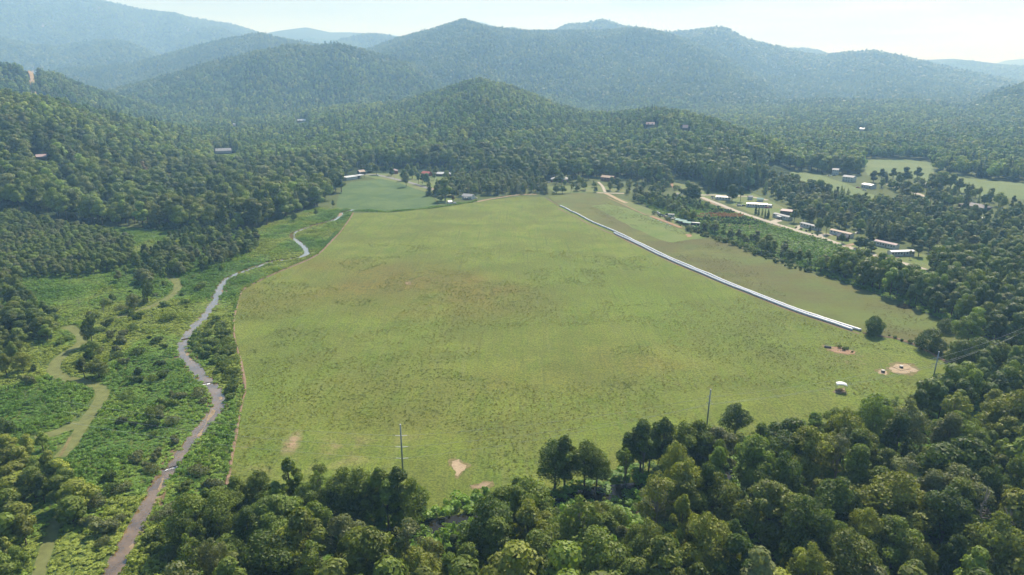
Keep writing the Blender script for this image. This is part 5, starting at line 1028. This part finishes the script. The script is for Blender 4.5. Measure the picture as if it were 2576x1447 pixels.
fill('village wood', [(880, 432), (1000, 428), (1130, 430), (1180, 448), (1100, 462), (1000, 450)], 15, BO, (8, 12), ['mid', 'dark', 'olive'], 27, margin=2, drop=.45)
fill('village wood', [(1380, 462), (1560, 462), (1690, 474), (1700, 492), (1600, 496), (1500, 482), (1400, 486)], 12, BO, (6, 11), ['mid', 'dark', 'olive', 'grey'], 28, margin=2, drop=.4)
fill('village wood', [(1600, 486), (1700, 494), (1790, 510), (1850, 535), (1900, 556), (1880, 572), (1760, 566), (1700, 540), (1640, 515)], 14, BO, (3.5, 7), ['olive', 'mid', 'grey'], 29, margin=1, drop=.5)
# bushes
fill('stream bushes', [(0, 980), (250, 760), (440, 700), (560, 680), (500, 760), (440, 850), (420, 960), (400, 1100), (330, 1250), (230, 1447), (160, 1447), (230, 1250), (260, 1100), (270, 980), (180, 960)], 8.5, [('shrub', 1.0)], (1.8, 3.8), ['bright', 'mid', 'dark', 'grey'], 30, drop=.45)
fill('hedgerow bushes', [(1640, 532), (1700, 556), (1760, 584), (1860, 616), (1950, 652), (2060, 690), (2060, 696), (1940, 660), (1850, 622), (1750, 590), (1690, 562), (1630, 538)], 3.6, [('shrub', 1.0)], (1.6, 3.0), ['mid', 'olive', 'dark'], 17, drop=.3)
fill('stream bushes', [(470, 850), (520, 800), (560, 800), (580, 850), (600, 930), (608, 985), (580, 1010), (560, 960), (525, 920), (490, 880)], 4.0, [('shrub', 1.0)], (2.0, 3.4), ['bright', 'mid', 'mid'], 18)
fill('stream bushes', [(420, 980), (480, 960), (520, 1010), (500, 1060), (470, 1100), (440, 1130), (400, 1190), (360, 1250), (310, 1350), (280, 1400), (200, 1447), (230, 1350), (280, 1250), (350, 1150), (380, 1060)], 5.2, [('shrub', 1.0)], (1.8, 3.2), ['bright', 'mid', 'grey'], 19, drop=.4)
fill('stream bushes', [(430, 1260), (480, 1180), (560, 1240), (560, 1330), (480, 1420), (380, 1447), (360, 1400)], 4.6, [('shrub', 1.0)], (2.0, 3.4), ['bright', 'mid', 'grey'], 20, drop=.3)
fill('fence line bushes', [(2180, 834), (2260, 848), (2330, 868), (2420, 915), (2420, 922), (2320, 876), (2250, 854), (2180, 840)], 2.6, [('shrub', 1.0)], (1.0, 1.8), ['mid', 'dark', 'olive'], 21, drop=.3)
for u, v in ((2003, 571), (2015, 575), (2028, 580), (2043, 586), (2056, 590)): add_tree(u, v + 3, 'shrub', 1.5, 'dark', 'fence line bushes')
fill('scar bushes', [(2098, 872), (2146, 882), (2158, 890), (2120, 884)], 2.2, [('shrub', 1.0)], (.8, 1.3), ['mid', 'dark'], 22)

# forests on the hills beyond the valley floor
VL = np.array([(-2000, 560), (-400, 560), (0, 562), (330, 570), (420, 578), (560, 585), (660, 573), (730, 540), (800, 520), (845, 486), (872, 440), (900, 426), (1130, 428), (1142, 440), (1360, 455), (1500, 445), (1560, 450), (1690, 472), (1692, 438), (1760, 444), (1795, 470), (1870, 470), (1882, 440), (1960, 425), (2000, 430), (2110, 440), (2168, 440), (2172, 400), (2342, 402), (2352, 432), (2400, 440), (2575, 460), (3000, 480), (5000, 500)], float)
fx, fy = [], []; rg = np.random.default_rng(5)
def ring(r0, r1, sp):
    xs, ys = [], []; r = r0
    while r < r1:
        n = int(1.56 * r / sp); az = (np.arange(n) + rg.uniform(-.45, .45, n)) / n * 1.56 - .78; rr = r + rg.uniform(-.45, .45, n) * sp
        xs.append(rr * np.sin(az)); ys.append(rr * np.cos(az)); r += sp
    return np.concatenate(xs), np.concatenate(ys)
RNG = [(280, 1000, 9.6), (1000, 1700, 10.6), (1700, 2700, 12.5), (2700, 4600, 16.5), (4600, 8200, 26.0)]
def horizon_mask(x, y, z, mh, margin=0.004):
    na, nr = 500, 420; A = np.linspace(-.8, .8, na); Rr = np.geomspace(280, 9000, nr); AA, RR = np.meshgrid(A, Rr, indexing='ij'); H = hgt(RR * np.sin(AA), RR * np.cos(AA)).reshape(na, nr)
    el = (H - CAM_H + 5) / RR; run = np.maximum.accumulate(el, axis=1); az = np.arctan2(x, y); r = np.hypot(x, y)
    ia = np.clip(((az + .8) / 1.6 * (na - 1)).round().astype(int), 0, na - 1); ir = np.clip(np.searchsorted(Rr, r * .97) - 1, 0, nr - 1)
    return (z + mh - CAM_H) / r > run[ia, ir] - margin
def hgt_c(x, y):
    return np.concatenate([hgt(x[i:i + 40000], y[i:i + 40000]) for i in range(0, len(x), 40000)])
def hgt_flat(a): return hgt_c(a.ravel()[0], a.ravel()[1])
FORE = []
for bi, (r0, r1, sp) in enumerate(RNG):
    x, y = ring(r0, r1, sp); u, v = PX(x, y, 0); ok = (v < np.interp(u, VL[:, 0], VL[:, 1])) & (u > -260) & (u < 2840); x, y = x[ok], y[ok]
    ok = keep_free(x, y, lines=r0 < 1200); x, y = x[ok], y[ok]; z = hgt_c(x, y); ok = horizon_mask(x, y, z, 18); x, y, z = x[ok], y[ok], z[ok]
    FORE.append((bi, x, y, z))

# forest trees near enough join the pool
for bi, x, y, z in FORE:
    if bi > 0: continue
    n1 = fbm(x / 60, y / 60, 31, 3); n2 = rg.uniform(0, 1, len(x)); pine = fbm(x / 110, y / 110, 77, 2)
    for i in range(len(x)):
        k = 'conifer' if n2[i] < (.25 if pine[i] > .55 else .05) else 'broad'
        tn = 'dark' if (n1[i] < .45 or k == 'conifer') else ('mid' if n1[i] < .6 else 'olive')
        q = (n2[i] * 97) % 1
        if q > .93: tn = 'grey'
        elif q > .88: tn = 'bright'
        elif q > .878: tn = 'rust'
        elif q > .6 and tn == 'dark' and k != 'conifer': tn = 'mid'
        T.append([float(x[i]), float(y[i]), k, float(12 + 13 * ((n2[i] * 31) % 1)) * (1.15 if k == 'conifer' else 1), tn, 'hill forest', float(.85 + .6 * ((n2[i] * 53) % 1))])
TX = np.array([t_[0] for t_ in T]); TY = np.array([t_[1] for t_ in T]); TZ = hgt_c(TX, TY); TH = wedge_cap(TX, TY, np.array([t_[3] for t_ in T]))
for t_, h_ in zip(T, TH): t_[3] = float(h_)
U, V_ = PX(TX, TY, TZ + TH * .6); dist = np.sqrt(TX ** 2 + TY ** 2 + (CAM_H - TZ) ** 2)
inside = (U > 5) & (U < 2571) & (V_ > 0) & (V_ < 1440)
size = np.where(inside, TH / dist, 0)
fam = {'broad': 'b', 'sparse': 'b', 'bush': 'b', 'conifer': 'c', 'shrub': 's', 'dead': 'b'}
LIM = {'b': 296, 'c': 110, 's': 150}
F_ = np.array([fam[t_[2]] for t_ in T]); indiv = np.zeros(len(T), bool)
named = np.arange(len(T)) < sum(1 for t_ in T if t_[5] in (Z1, Z2, Z3, Z4) and False)
for f, lim in LIM.items():
    idx = np.nonzero((F_ == f) & inside)[0]; idx = idx[np.argsort([-size[i] - (100 if len(T[i]) > 7 else 0) for i in idx])][:lim]; indiv[idx] = True
print('trees pool', len(T), 'individual', int(indiv.sum()))

# ------------------------------------------------------------------ individual trees
ORD = ['first', 'second', 'third', 'fourth', 'fifth', 'sixth', 'seventh', 'eighth', 'ninth', 'tenth', 'eleventh', 'twelfth', 'thirteenth', 'fourteenth', 'fifteenth', 'sixteenth', 'seventeenth', 'eighteenth', 'nineteenth', 'twentieth']
def ordn(i): return ORD[i] if i < 20 else (('twenty-' if i < 30 else 'thirty-') + ORD[i % 10] if i % 10 != 9 or i < 29 else 'thirtieth')
sel = np.nonzero(indiv)[0]; groups = {}
for i in sel: groups.setdefault((T[i][5], fam[T[i][2]]), []).append(i)
NAME = {'b': 'broadleaf_tree', 'c': 'conifer_tree', 's': 'shrub'}; CAT = {'b': 'tree', 'c': 'conifer', 's': 'shrub'}
AN = {'left meadow': 'in the left meadow', 'village': 'in the village', 'river bank': 'on the river bank', 'hedgerow': 'in the hedgerow', 'meadow wood': 'of the meadow wood', 'corner thicket': 'of the corner thicket', 'riverside wood': 'of the riverside wood',
      'right hand wood': 'of the right hand wood', 'village wood': 'of the village woods', 'ridge pines': 'of the roadside pines', 'hedgerow bushes': 'below the hedgerow', 'stream bushes': 'beside the stream', 'fence line bushes': 'on the fence line', 'scar bushes': 'on the red soil scar', 'hill forest': 'of the hill forest'}
cnt = 0
for (zone, f), idx in groups.items():
    rows = max(1, int(round(len(idx) / 11))); idx = sorted(idx, key=lambda i: -V_[i]); per = math.ceil(len(idx) / rows)
    for r in range(rows):
        row = sorted(idx[r * per:(r + 1) * per], key=lambda i: U[i])
        for q, i in enumerate(row):
            x, y, kind, h, tone, zn, rx = T[i][:7]; lod = 0 if dist[i] < 430 else 1; P = PROTO[(kind, lod)]; pr = P[(i * 7 + int(x)) % len(P)] if kind != 'conifer' else P[(2 if h < 9 else (i % 2))]
            crown, wood, H, Rr = pr; s = h / H; wid = s * rx * (1.0 if kind in ('broad', 'shrub', 'conifer') else 1)
            if kind == 'broad' and s < .8: wid = s * rx * 1.15
            col, ph = TONE[tone]; jc = 1 + .16 * (rnd.random() - .5) * 2; col = tuple(c * jc for c in col)
            hh = {'b': ('tall' if h > 14 else 'medium' if h > 9 else 'small'), 'c': 'tall' if h > 12 else 'small', 's': 'low'}[f]
            kn = {'b': 'broadleaf tree', 'c': 'conifer', 's': 'shrub'}[f]
            if kind == 'dead': ph = 'bare'
            if kind == 'sparse': ph = ph + ' thin'
            lb = f"{hh} {ph} {kn}, {ordn(q)} from left in {('row ' + ordn(r)) if False else ordn(r) + ' row'} {AN[zn]}" if rows > 1 else f"{hh} {ph} {kn}, {ordn(q)} from left {AN[zn]}"
            grp = {'b': 'broadleaf trees ', 'c': 'conifers ', 's': 'shrubs '}[f] + AN[zn]
            rz = rnd.uniform(0, 6.28)
            if f == 's':
                o = obj('shrub', crown); o.location = (x, y, TZ[i] - .05); o.scale = (wid, wid, s); o.rotation_euler = (0, 0, rz); o.color = (*col, 1); tag(o, lb, 'shrub', grp)
            else:
                e = empty(NAME[f], (x, y, float(TZ[i]) - .1), rz); e.scale = (wid, wid, s); tag(e, lb, CAT[f], grp)
                if wood: obj('trunk', wood, e)
                if crown: c_ = obj('crown', crown, e); c_.color = (*col, 1)
            cnt += 1
print('individuals', cnt)

# ------------------------------------------------------------------ uncounted masses of foliage: points and a few source meshes in one object
def cat_proto(parts):
    """parts: list of (V, F(list of tuples or array), leafcol or None, material index)"""
    Vs, Fs, Ms, Ls = [], [], [], []; n = 0
    for V, F, lc, mi in parts:
        V = np.asarray([tuple(v) for v in V], float) if not isinstance(V, np.ndarray) else V; F = np.asarray(F)
        Vs.append(V); Fs.append(F + n); Ms += [mi] * len(F); Ls.append(np.full(len(V), .5) if lc is None else lc); n += len(V)
    return np.concatenate(Vs), np.concatenate(Fs), np.array(Ms), np.concatenate(Ls)
def scatter(name, protos, x, y, z, scl, rot, tint, idx, label, mats):
    Vs, Fs, Ms, Ls, pid = [], [], [], [], []; n = 0
    for k, (V, F, M, Lc) in enumerate(protos):
        Vs.append(V); Fs.append(F + n); Ms.append(M); Ls.append(Lc); pid.append(np.full(len(F), k)); n += len(V)
    np_ = len(x); V = np.concatenate(Vs + [np.stack([x, y, z], 1)]); F = np.concatenate(Fs)
    me = bpy.data.meshes.new(name); me.vertices.add(len(V)); me.vertices.foreach_set('co', V.astype(np.float32).ravel())
    me.loops.add(F.size); me.loops.foreach_set('vertex_index', F.astype(np.int32).ravel()); me.polygons.add(len(F)); me.polygons.foreach_set('loop_start', (np.arange(len(F)) * 4).astype(np.int32)); me.polygons.foreach_set('loop_total', np.full(len(F), 4, np.int32))
    me.polygons.foreach_set('material_index', np.concatenate(Ms).astype(np.int32))
    for m in mats: me.materials.append(m)
    def A(nm, ty, dom, d): a = me.attributes.new(nm, ty, dom); a.data.foreach_set('vector' if ty == 'FLOAT_VECTOR' else 'value', np.asarray(d).ravel())
    pad = lambda a, w=1: np.concatenate([np.zeros((n, w)) if w > 1 else np.zeros(n), a]).astype(np.float32)
    A('leafcol', 'FLOAT', 'POINT', np.concatenate([np.concatenate(Ls), np.zeros(np_)]).astype(np.float32)); A('ispt', 'FLOAT', 'POINT', pad(np.ones(np_)))
    A('scl', 'FLOAT_VECTOR', 'POINT', pad(scl, 3)); A('rot', 'FLOAT', 'POINT', pad(rot)); A('tint', 'FLOAT_VECTOR', 'POINT', pad(tint, 3)); A('vid', 'FLOAT', 'POINT', pad(idx)); A('pid', 'FLOAT', 'FACE', np.concatenate(pid).astype(np.float32))
    me.update(calc_edges=True)
    ng = bpy.data.node_groups.new(name + '_nodes', 'GeometryNodeTree'); ng.interface.new_socket('Geometry', in_out='INPUT', socket_type='NodeSocketGeometry'); ng.interface.new_socket('Geometry', in_out='OUTPUT', socket_type='NodeSocketGeometry')
    N = ng.nodes; K = ng.links; gi = N.new('NodeGroupInput'); go_ = N.new('NodeGroupOutput')
    def na(nm, ty): q = N.new('GeometryNodeInputNamedAttribute'); q.data_type = ty; q.inputs['Name'].default_value = nm; return q.outputs[0]
    def cmpn(a, val): c = N.new('FunctionNodeCompare'); c.data_type = 'FLOAT'; c.operation = 'EQUAL'; K.new(a, c.inputs[0]); c.inputs[1].default_value = val; c.inputs['Epsilon'].default_value = .1; return c.outputs[0]
    sp_ = N.new('GeometryNodeSeparateGeometry'); sp_.domain = 'POINT'; K.new(gi.outputs[0], sp_.inputs[0]); K.new(cmpn(na('ispt', 'FLOAT'), 1), sp_.inputs[1])
    g2 = N.new('GeometryNodeGeometryToInstance')
    for k in reversed(range(len(protos))):
        s2 = N.new('GeometryNodeSeparateGeometry'); s2.domain = 'FACE'; K.new(gi.outputs[0], s2.inputs[0]); K.new(cmpn(na('pid', 'FLOAT'), k), s2.inputs[1]); K.new(s2.outputs[0], g2.inputs[0])
    io = N.new('GeometryNodeInstanceOnPoints'); K.new(sp_.outputs[0], io.inputs['Points']); K.new(g2.outputs[0], io.inputs['Instance']); io.inputs['Pick Instance'].default_value = True
    f2i = N.new('FunctionNodeFloatToInt'); K.new(na('vid', 'FLOAT'), f2i.inputs[0]); K.new(f2i.outputs[0], io.inputs['Instance Index'])
    cx_ = N.new('ShaderNodeCombineXYZ'); K.new(na('rot', 'FLOAT'), cx_.inputs[2]); e2r = N.new('FunctionNodeEulerToRotation'); K.new(cx_.outputs[0], e2r.inputs[0]); K.new(e2r.outputs[0], io.inputs['Rotation'])
    K.new(na('scl', 'FLOAT_VECTOR'), io.inputs['Scale']); K.new(io.outputs[0], go_.inputs[0])
    o = obj(name, me); md = o.modifiers.new('scatter', 'NODES'); md.node_group = ng; tag(o, label, None, None, 'stuff'); print(name, np_); return o
def trunkbox(R, z0, w=.22):
    return (np.array([(-w, -w, -.3), (w, -w, -.3), (w, w, -.3), (-w, w, -.3), (-w * .6, -w * .6, z0), (w * .6, -w * .6, z0), (w * .6, w * .6, z0), (-w * .6, w * .6, z0)]), np.array([(0, 1, 5, 4), (1, 2, 6, 5), (2, 3, 7, 6), (3, 0, 4, 7)]), None, 1)
def protos_lod(nb, nc, sb, sc_, trunk=True, sparse=False):
    out = []; H = []
    for k, (R, z0, z1, nl, fl) in enumerate(BK):
        V, F, lc, C, lr = broad_leaves(100 + k, R, z0, z1, nb, sb, int(nl * .5) if nb > 1500 else max(8, int(nl * .32)), flat=fl, jit=.26 if nb > 300 else .1); lc = lc if nb > 300 else lc * .3 + .3; out.append(cat_proto([(V, F, lc, 0)] + ([trunkbox(R, z1 * .6)] if trunk else []))); H.append(z1)
    for k, (R, z0, z1, wh, pw) in enumerate([(3.4, 1.2, 17.0, 17, 0.8), (4.2, 3.0, 21.0, 15, 0.6)]):
        V, F, lc = conifer_leaves(200 + k, R, z0, z1, nc, sc_, wh, pw=pw); out.append(cat_proto([(V, F, lc, 0)] + ([trunkbox(R, z1 * .6)] if trunk else []))); H.append(z1)
    return out, np.array(H)
MATS = [LEAFI, BARK]
rest = np.nonzero(~indiv & (F_ != 's'))[0]
pr, PHt = protos_lod(2300, 1700, .82, .85)
r2 = np.random.default_rng(8)
vid = np.array([6 + (i % 2) if T[i][2] == 'conifer' else (i * 5 + int(T[i][0])) % 6 for i in rest]); s = TH[rest] / PHt[vid]; w = s * np.array([T[i][6] for i in rest]) * np.where(s < .8, 1.12, 1)
tint = np.array([TONE[T[i][4]][0] for i in rest]) * r2.uniform(.72, 1.42, (len(rest), 1))
scatter('forest', pr, TX[rest], TY[rest], TZ[rest] - .2, np.stack([w, w, s], 1), r2.uniform(0, 6.28, len(rest)), tint, vid, 'dense mixed forest around the valley floor and lower slopes', MATS)
shr = np.nonzero(~indiv & (F_ == 's'))[0]
def shrub_protos(n, sz, kinds=((2.0, 2.4, 9), (2.8, 3.4, 12), (1.5, 1.9, 7))):
    out = []
    for k, (R, z1, nl) in enumerate(kinds):
        V, F, lc, C, lr = broad_leaves(300 + k, R, .3, z1, n, sz, nl); out.append(cat_proto([(V, F, .12 + lc * .45, 0)]))
    return out
def far_tint(x, y, conif, seed):
    n = fbm(x / 130, y / 130, seed, 4)[:, None]; m = fbm(x / 28, y / 28, seed + 5, 2)[:, None]
    a = np.array([.032, .058, .016]); b = np.array([.060, .088, .020]); c = np.array([.080, .096, .024])
    t_ = a + (b - a) * np.clip((n - .3) * 2.6, 0, 1); t_ = t_ + (c - t_) * np.clip((m - .55) * 3, 0, .9); t_ = np.where(conif[:, None], np.array([.024, .046, .024]), t_)
    return t_ * (1.2 if bi < 3 else 1.0) * (r2.uniform(.62, 1.42, (len(x), 1)) if bi < 3 else r2.uniform(.85, 1.15, (len(x), 1)))
for bi, nb, sz, trunk, ttl in ((1, 700, 1.45, False, 'forest canopy of the central hill'), (2, 380, 1.95, False, 'hazier forest canopy on the second hills'), (3, 90, 3.6, False, 'tree covered slopes of the middle mountain'), (4, 60, 4.4, False, 'blue hazy canopy of the farthest wooded slopes')):
    _, x, y, z = FORE[bi]; protos, PHt2 = protos_lod(nb, nb, sz, sz, trunk); n = len(x); pine = fbm(x / 120, y / 120, 77, 2); q = r2.uniform(0, 1, n); con = q < np.where(pine > .53, .22, .03)
    vid = np.where(con, 6 + (np.arange(n) % 2), r2.integers(0, 6, n)); hh = r2.uniform(15, 22, n) * np.where(con, 1.2, 1) * (1.0, 1.0, 1.0, 1.1, 1.3)[bi]; hh = wedge_cap(x, y, hh); s = hh / PHt2[vid]; w = s * r2.uniform(.95, 1.3, n) * (1, 1.0, 1.05, 1.15, 1.45)[bi]
    scatter('forest', protos, x, y, z - 1.0, np.stack([w, w, s], 1), r2.uniform(0, 6.28, n), far_tint(x, y, con, 3), vid, ttl, MATS)

# low growth of the meadow, banks and rough ground
def ground_cover(name, px, sp, zr, tints, seed, label, nq=70, sz=.42, wid=(1.0, 1.8), gapn=.0, lines=True, margin=-1.6, kinds=None, patch=0.0):
    P = [gxy(u, v) for u, v in px]; A = np.array(P); x0, y0 = A.min(0); x1, y1 = A.max(0); rg = np.random.default_rng(seed)
    gx, gy = np.meshgrid(np.arange(x0, x1, sp), np.arange(y0, y1, sp)); gx = gx.ravel() + rg.uniform(-.5, .5, gx.size) * sp; gy = gy.ravel() + rg.uniform(-.5, .5, gy.size) * sp
    ok = inpoly(gx, gy, P); gx, gy = gx[ok], gy[ok]; u, v = PX(gx, gy, 0); ok = (u > -60) & (u < 2640) & (v < 1540); gx, gy = gx[ok], gy[ok]
    ok = keep_free(gx, gy, lines, margin, True); gx, gy = gx[ok], gy[ok]; n = len(gx); dn = fbm(gx / 9, gy / 9, seed, 3) * .55 + rg.uniform(0, 1, n) * .45 if gapn else fbm(gx / 9, gy / 9, seed, 3); h_ok = True; ok = (dn > gapn) & (fbm(gx / 34, gy / 34, seed + 8, 3) > patch); gx, gy, dn = gx[ok], gy[ok], dn[ok]; n = len(gx)
    big = fbm(gx / 38, gy / 38, seed + 3, 3); h = zr[0] + (zr[1] - zr[0]) * np.clip(dn * 2.2 - .6, 0, 1.3) * rg.uniform(.5, 1.35, n); t_ = np.array(tints)
    kf = np.clip((big - .32) * 2.6 * len(tints) + (fbm(gx / 7, gy / 7, seed + 5, 2) - .5) * 3.0 + rg.uniform(-.3, .3, n), 0, len(tints) - 1.001); k = kf.astype(int); kw = (kf - k)[:, None]; tc_ = t_[k] * (1 - kw) + t_[np.minimum(k + 1, len(tints) - 1)] * kw
    pr_ = shrub_protos(nq, sz, kinds or ((1.0, 1.0, 5), (1.0, 1.0, 6), (1.0, 1.0, 4))); w = rg.uniform(wid[0] * .7, wid[1] * 1.1, n) * sp * .62
    scatter(name, pr_, gx, gy, np.zeros(n) + .02, np.stack([w, w, h], 1), rg.uniform(0, 6.28, n), tc_ * rg.uniform(.84, 1.18, (n, 1)), rg.integers(0, 3, n), label, MATS)
MTN = [(.052, .108, .022), (.066, .124, .025), (.080, .142, .030), (.098, .154, .034), (.116, .156, .038)]
ground_cover('undergrowth', [(-80, 1500), (-120, 900), (-100, 566), (100, 566), (300, 572), (480, 582), (640, 580), (720, 548), (800, 522), (886, 534), (862, 572), (830, 606), (800, 636), (700, 682), (608, 730), (586, 790), (584, 830), (612, 975), (570, 1200), (545, 1300), (480, 1447), (470, 1540)], 1.45, (.22, 1.25), MTN, 41, 'tangled knee to chest high weeds of the left meadow')
ground_cover('undergrowth', [(470, 1540), (520, 1400), (560, 1260), (700, 1270), (1050, 1300), (1200, 1240), (1400, 1240), (1560, 1180), (1720, 1160), (1900, 1150), (2150, 1095), (2330, 1010), (2440, 950), (2640, 900), (2640, 1540)], 2.4, (.5, 2.4), MTN[:3], 42, 'weeds and saplings under the riverside trees', wid=(1.1, 2.0))
ground_cover('undergrowth', [(1600, 500), (1700, 496), (1760, 508), (1840, 532), (1930, 564), (2060, 600), (2170, 642), (2290, 678), (2420, 680), (2640, 660), (2640, 900), (2420, 830), (2300, 775), (2060, 688), (1860, 618), (1760, 585), (1690, 552), (1640, 528)], 1.9, (.3, 1.5), MTN[:3], 43, 'rough weeds between hedgerow and gravel road', gapn=.32)
ground_cover('undergrowth', [(846, 526), (980, 531), (1095, 521), (1200, 505), (1200, 508), (1095, 524), (980, 535), (846, 532)], 1.2, (.4, 1.2), MTN[:3], 44, 'ragged weedy line between crop field and pasture', wid=(1.0, 1.6))
ground_cover('undergrowth', LEFT_EDGE + [(u - 7, v - 3) for u, v in LEFT_EDGE[::-1]], 1.0, (.3, 1.1), MTN, 45, 'weeds growing on the low earth bank', wid=(1., 1.7), lines=False, gapn=.2)
ground_cover('nursery_plants', [(1744, 554), (1810, 550), (1870, 550), (1925, 561), (1900, 568), (1850, 567), (1780, 563)], 2.3, (1.2, 1.9), [(.022, .046, .022)], 46, 'rows of dark young nursery conifers', wid=(.8, 1.1), sz=.5, margin=0)
ground_cover('nursery_plants', [(1756, 531), (1790, 526), (1835, 530), (1852, 537), (1800, 539), (1765, 537)], 2.2, (1.2, 1.9), [(.022, .046, .022)], 47, 'second plot of dark nursery shrubs', wid=(.8, 1.1), sz=.5, margin=0)
ground_cover('nursery_plants', [(1727, 544), (1770, 540), (1860, 540), (1880, 547), (1840, 549), (1770, 548), (1735, 551)], 1.5, (1.0, 1.8), [(.16, .075, .055), (.13, .08, .05)], 48, 'band of reddish leaved nursery shrubs', wid=(1., 1.5), sz=.5, margin=0)
# grass and weed tufts on the fields
ground_cover('grass', [(560, 1210), (610, 1000), (590, 830), (612, 735), (700, 692), (800, 646), (900, 610), (1600, 640), (1800, 730), (2160, 845), (2400, 925), (2300, 1060), (1900, 1150), (1400, 1250), (1100, 1290), (700, 1290)], 1.55, (.10, .42), [(.046, .064, .012), (.060, .082, .016), (.078, .100, .020), (.084, .096, .024)], 49, 'rough grass tufts and weeds in the pasture', nq=16, sz=.5, wid=(.5, 1.2), gapn=.47, patch=.49)
ground_cover('grass', [(1440, 500), (1500, 500), (1700, 575), (1900, 640), (2200, 750), (2400, 830), (2440, 880), (2200, 835), (1900, 735), (1600, 605)], 1.9, (.10, .40), [(.034, .040, .013), (.050, .056, .018), (.064, .066, .023)], 50, 'rough grass tufts in the hayfield', nq=16, sz=.5, wid=(.5, 1.0), gapn=.44, patch=.47)
# remaining shrubs too many to single out
if len(shr):
    pr_ = shrub_protos(420, .7); n = len(shr); s = TH[shr] / 2.6
    scatter('shrubbery', pr_, TX[shr], TY[shr], TZ[shr] - .05, np.stack([s, s, s], 1), r2.uniform(0, 6.28, n), np.array([TONE[T[i][4]][0] for i in shr]), r2.integers(0, 3, n), 'low bushes along hedgerow and stream', MATS)

dd_ = np.gradient(HSP[:, :2], axis=0); dd_ /= np.linalg.norm(dd_, axis=1)[:, None] + 1e-9; nn_ = np.stack([-dd_[:, 1], dd_[:, 0]], 1); VV = []
for c in (-1, 0, 1):
    q = HSP[:, :2] + nn_ * c * 4 * (0.6 + .8 * fbm(np.arange(len(HSP)) / 3, np.arange(len(HSP)) * 0 + c, 5, 2))[:, None]; VV.append(np.column_stack([q, hgt(q[:, 0], q[:, 1]) + 2.0]))
VV = np.stack(VV, 1); ii = np.arange(len(HSP) - 1)[:, None] * 3 + np.arange(2)[None, :]
o = obj('road', mesh_np('road', VV.reshape(-1, 3), np.stack([ii, ii + 3, ii + 4, ii + 1], -1).reshape(-1, 4)[:, ::-1], [M_SOIL])); tag(o, 'pale dirt track climbing the far left wooded ridge', None, None, 'structure')

# ------------------------------------------------------------------ haze
hm = bpy.data.materials.new('haze'); hm.use_nodes = True; hn = hm.node_tree.nodes; hn.clear()
ho = hn.new('ShaderNodeOutputMaterial'); pv = hn.new('ShaderNodeVolumePrincipled'); pv.inputs['Color'].default_value = (0.33, 0.61, 1.0, 1); pv.inputs['Absorption Color'].default_value = (1, 1, 1, 1); pv.inputs['Density'].default_value = 0.00020; pv.inputs['Anisotropy'].default_value = 0.12
hm.node_tree.links.new(pv.outputs[0], ho.inputs['Volume'])
zt = 1250.0
hz = MB().box((0, 8500, (zt - 26) / 2), (36000, 19000, zt + 26)).build('haze', hm); tag(hz, 'pale blue haze in the air over the valley', None, None, 'stuff')
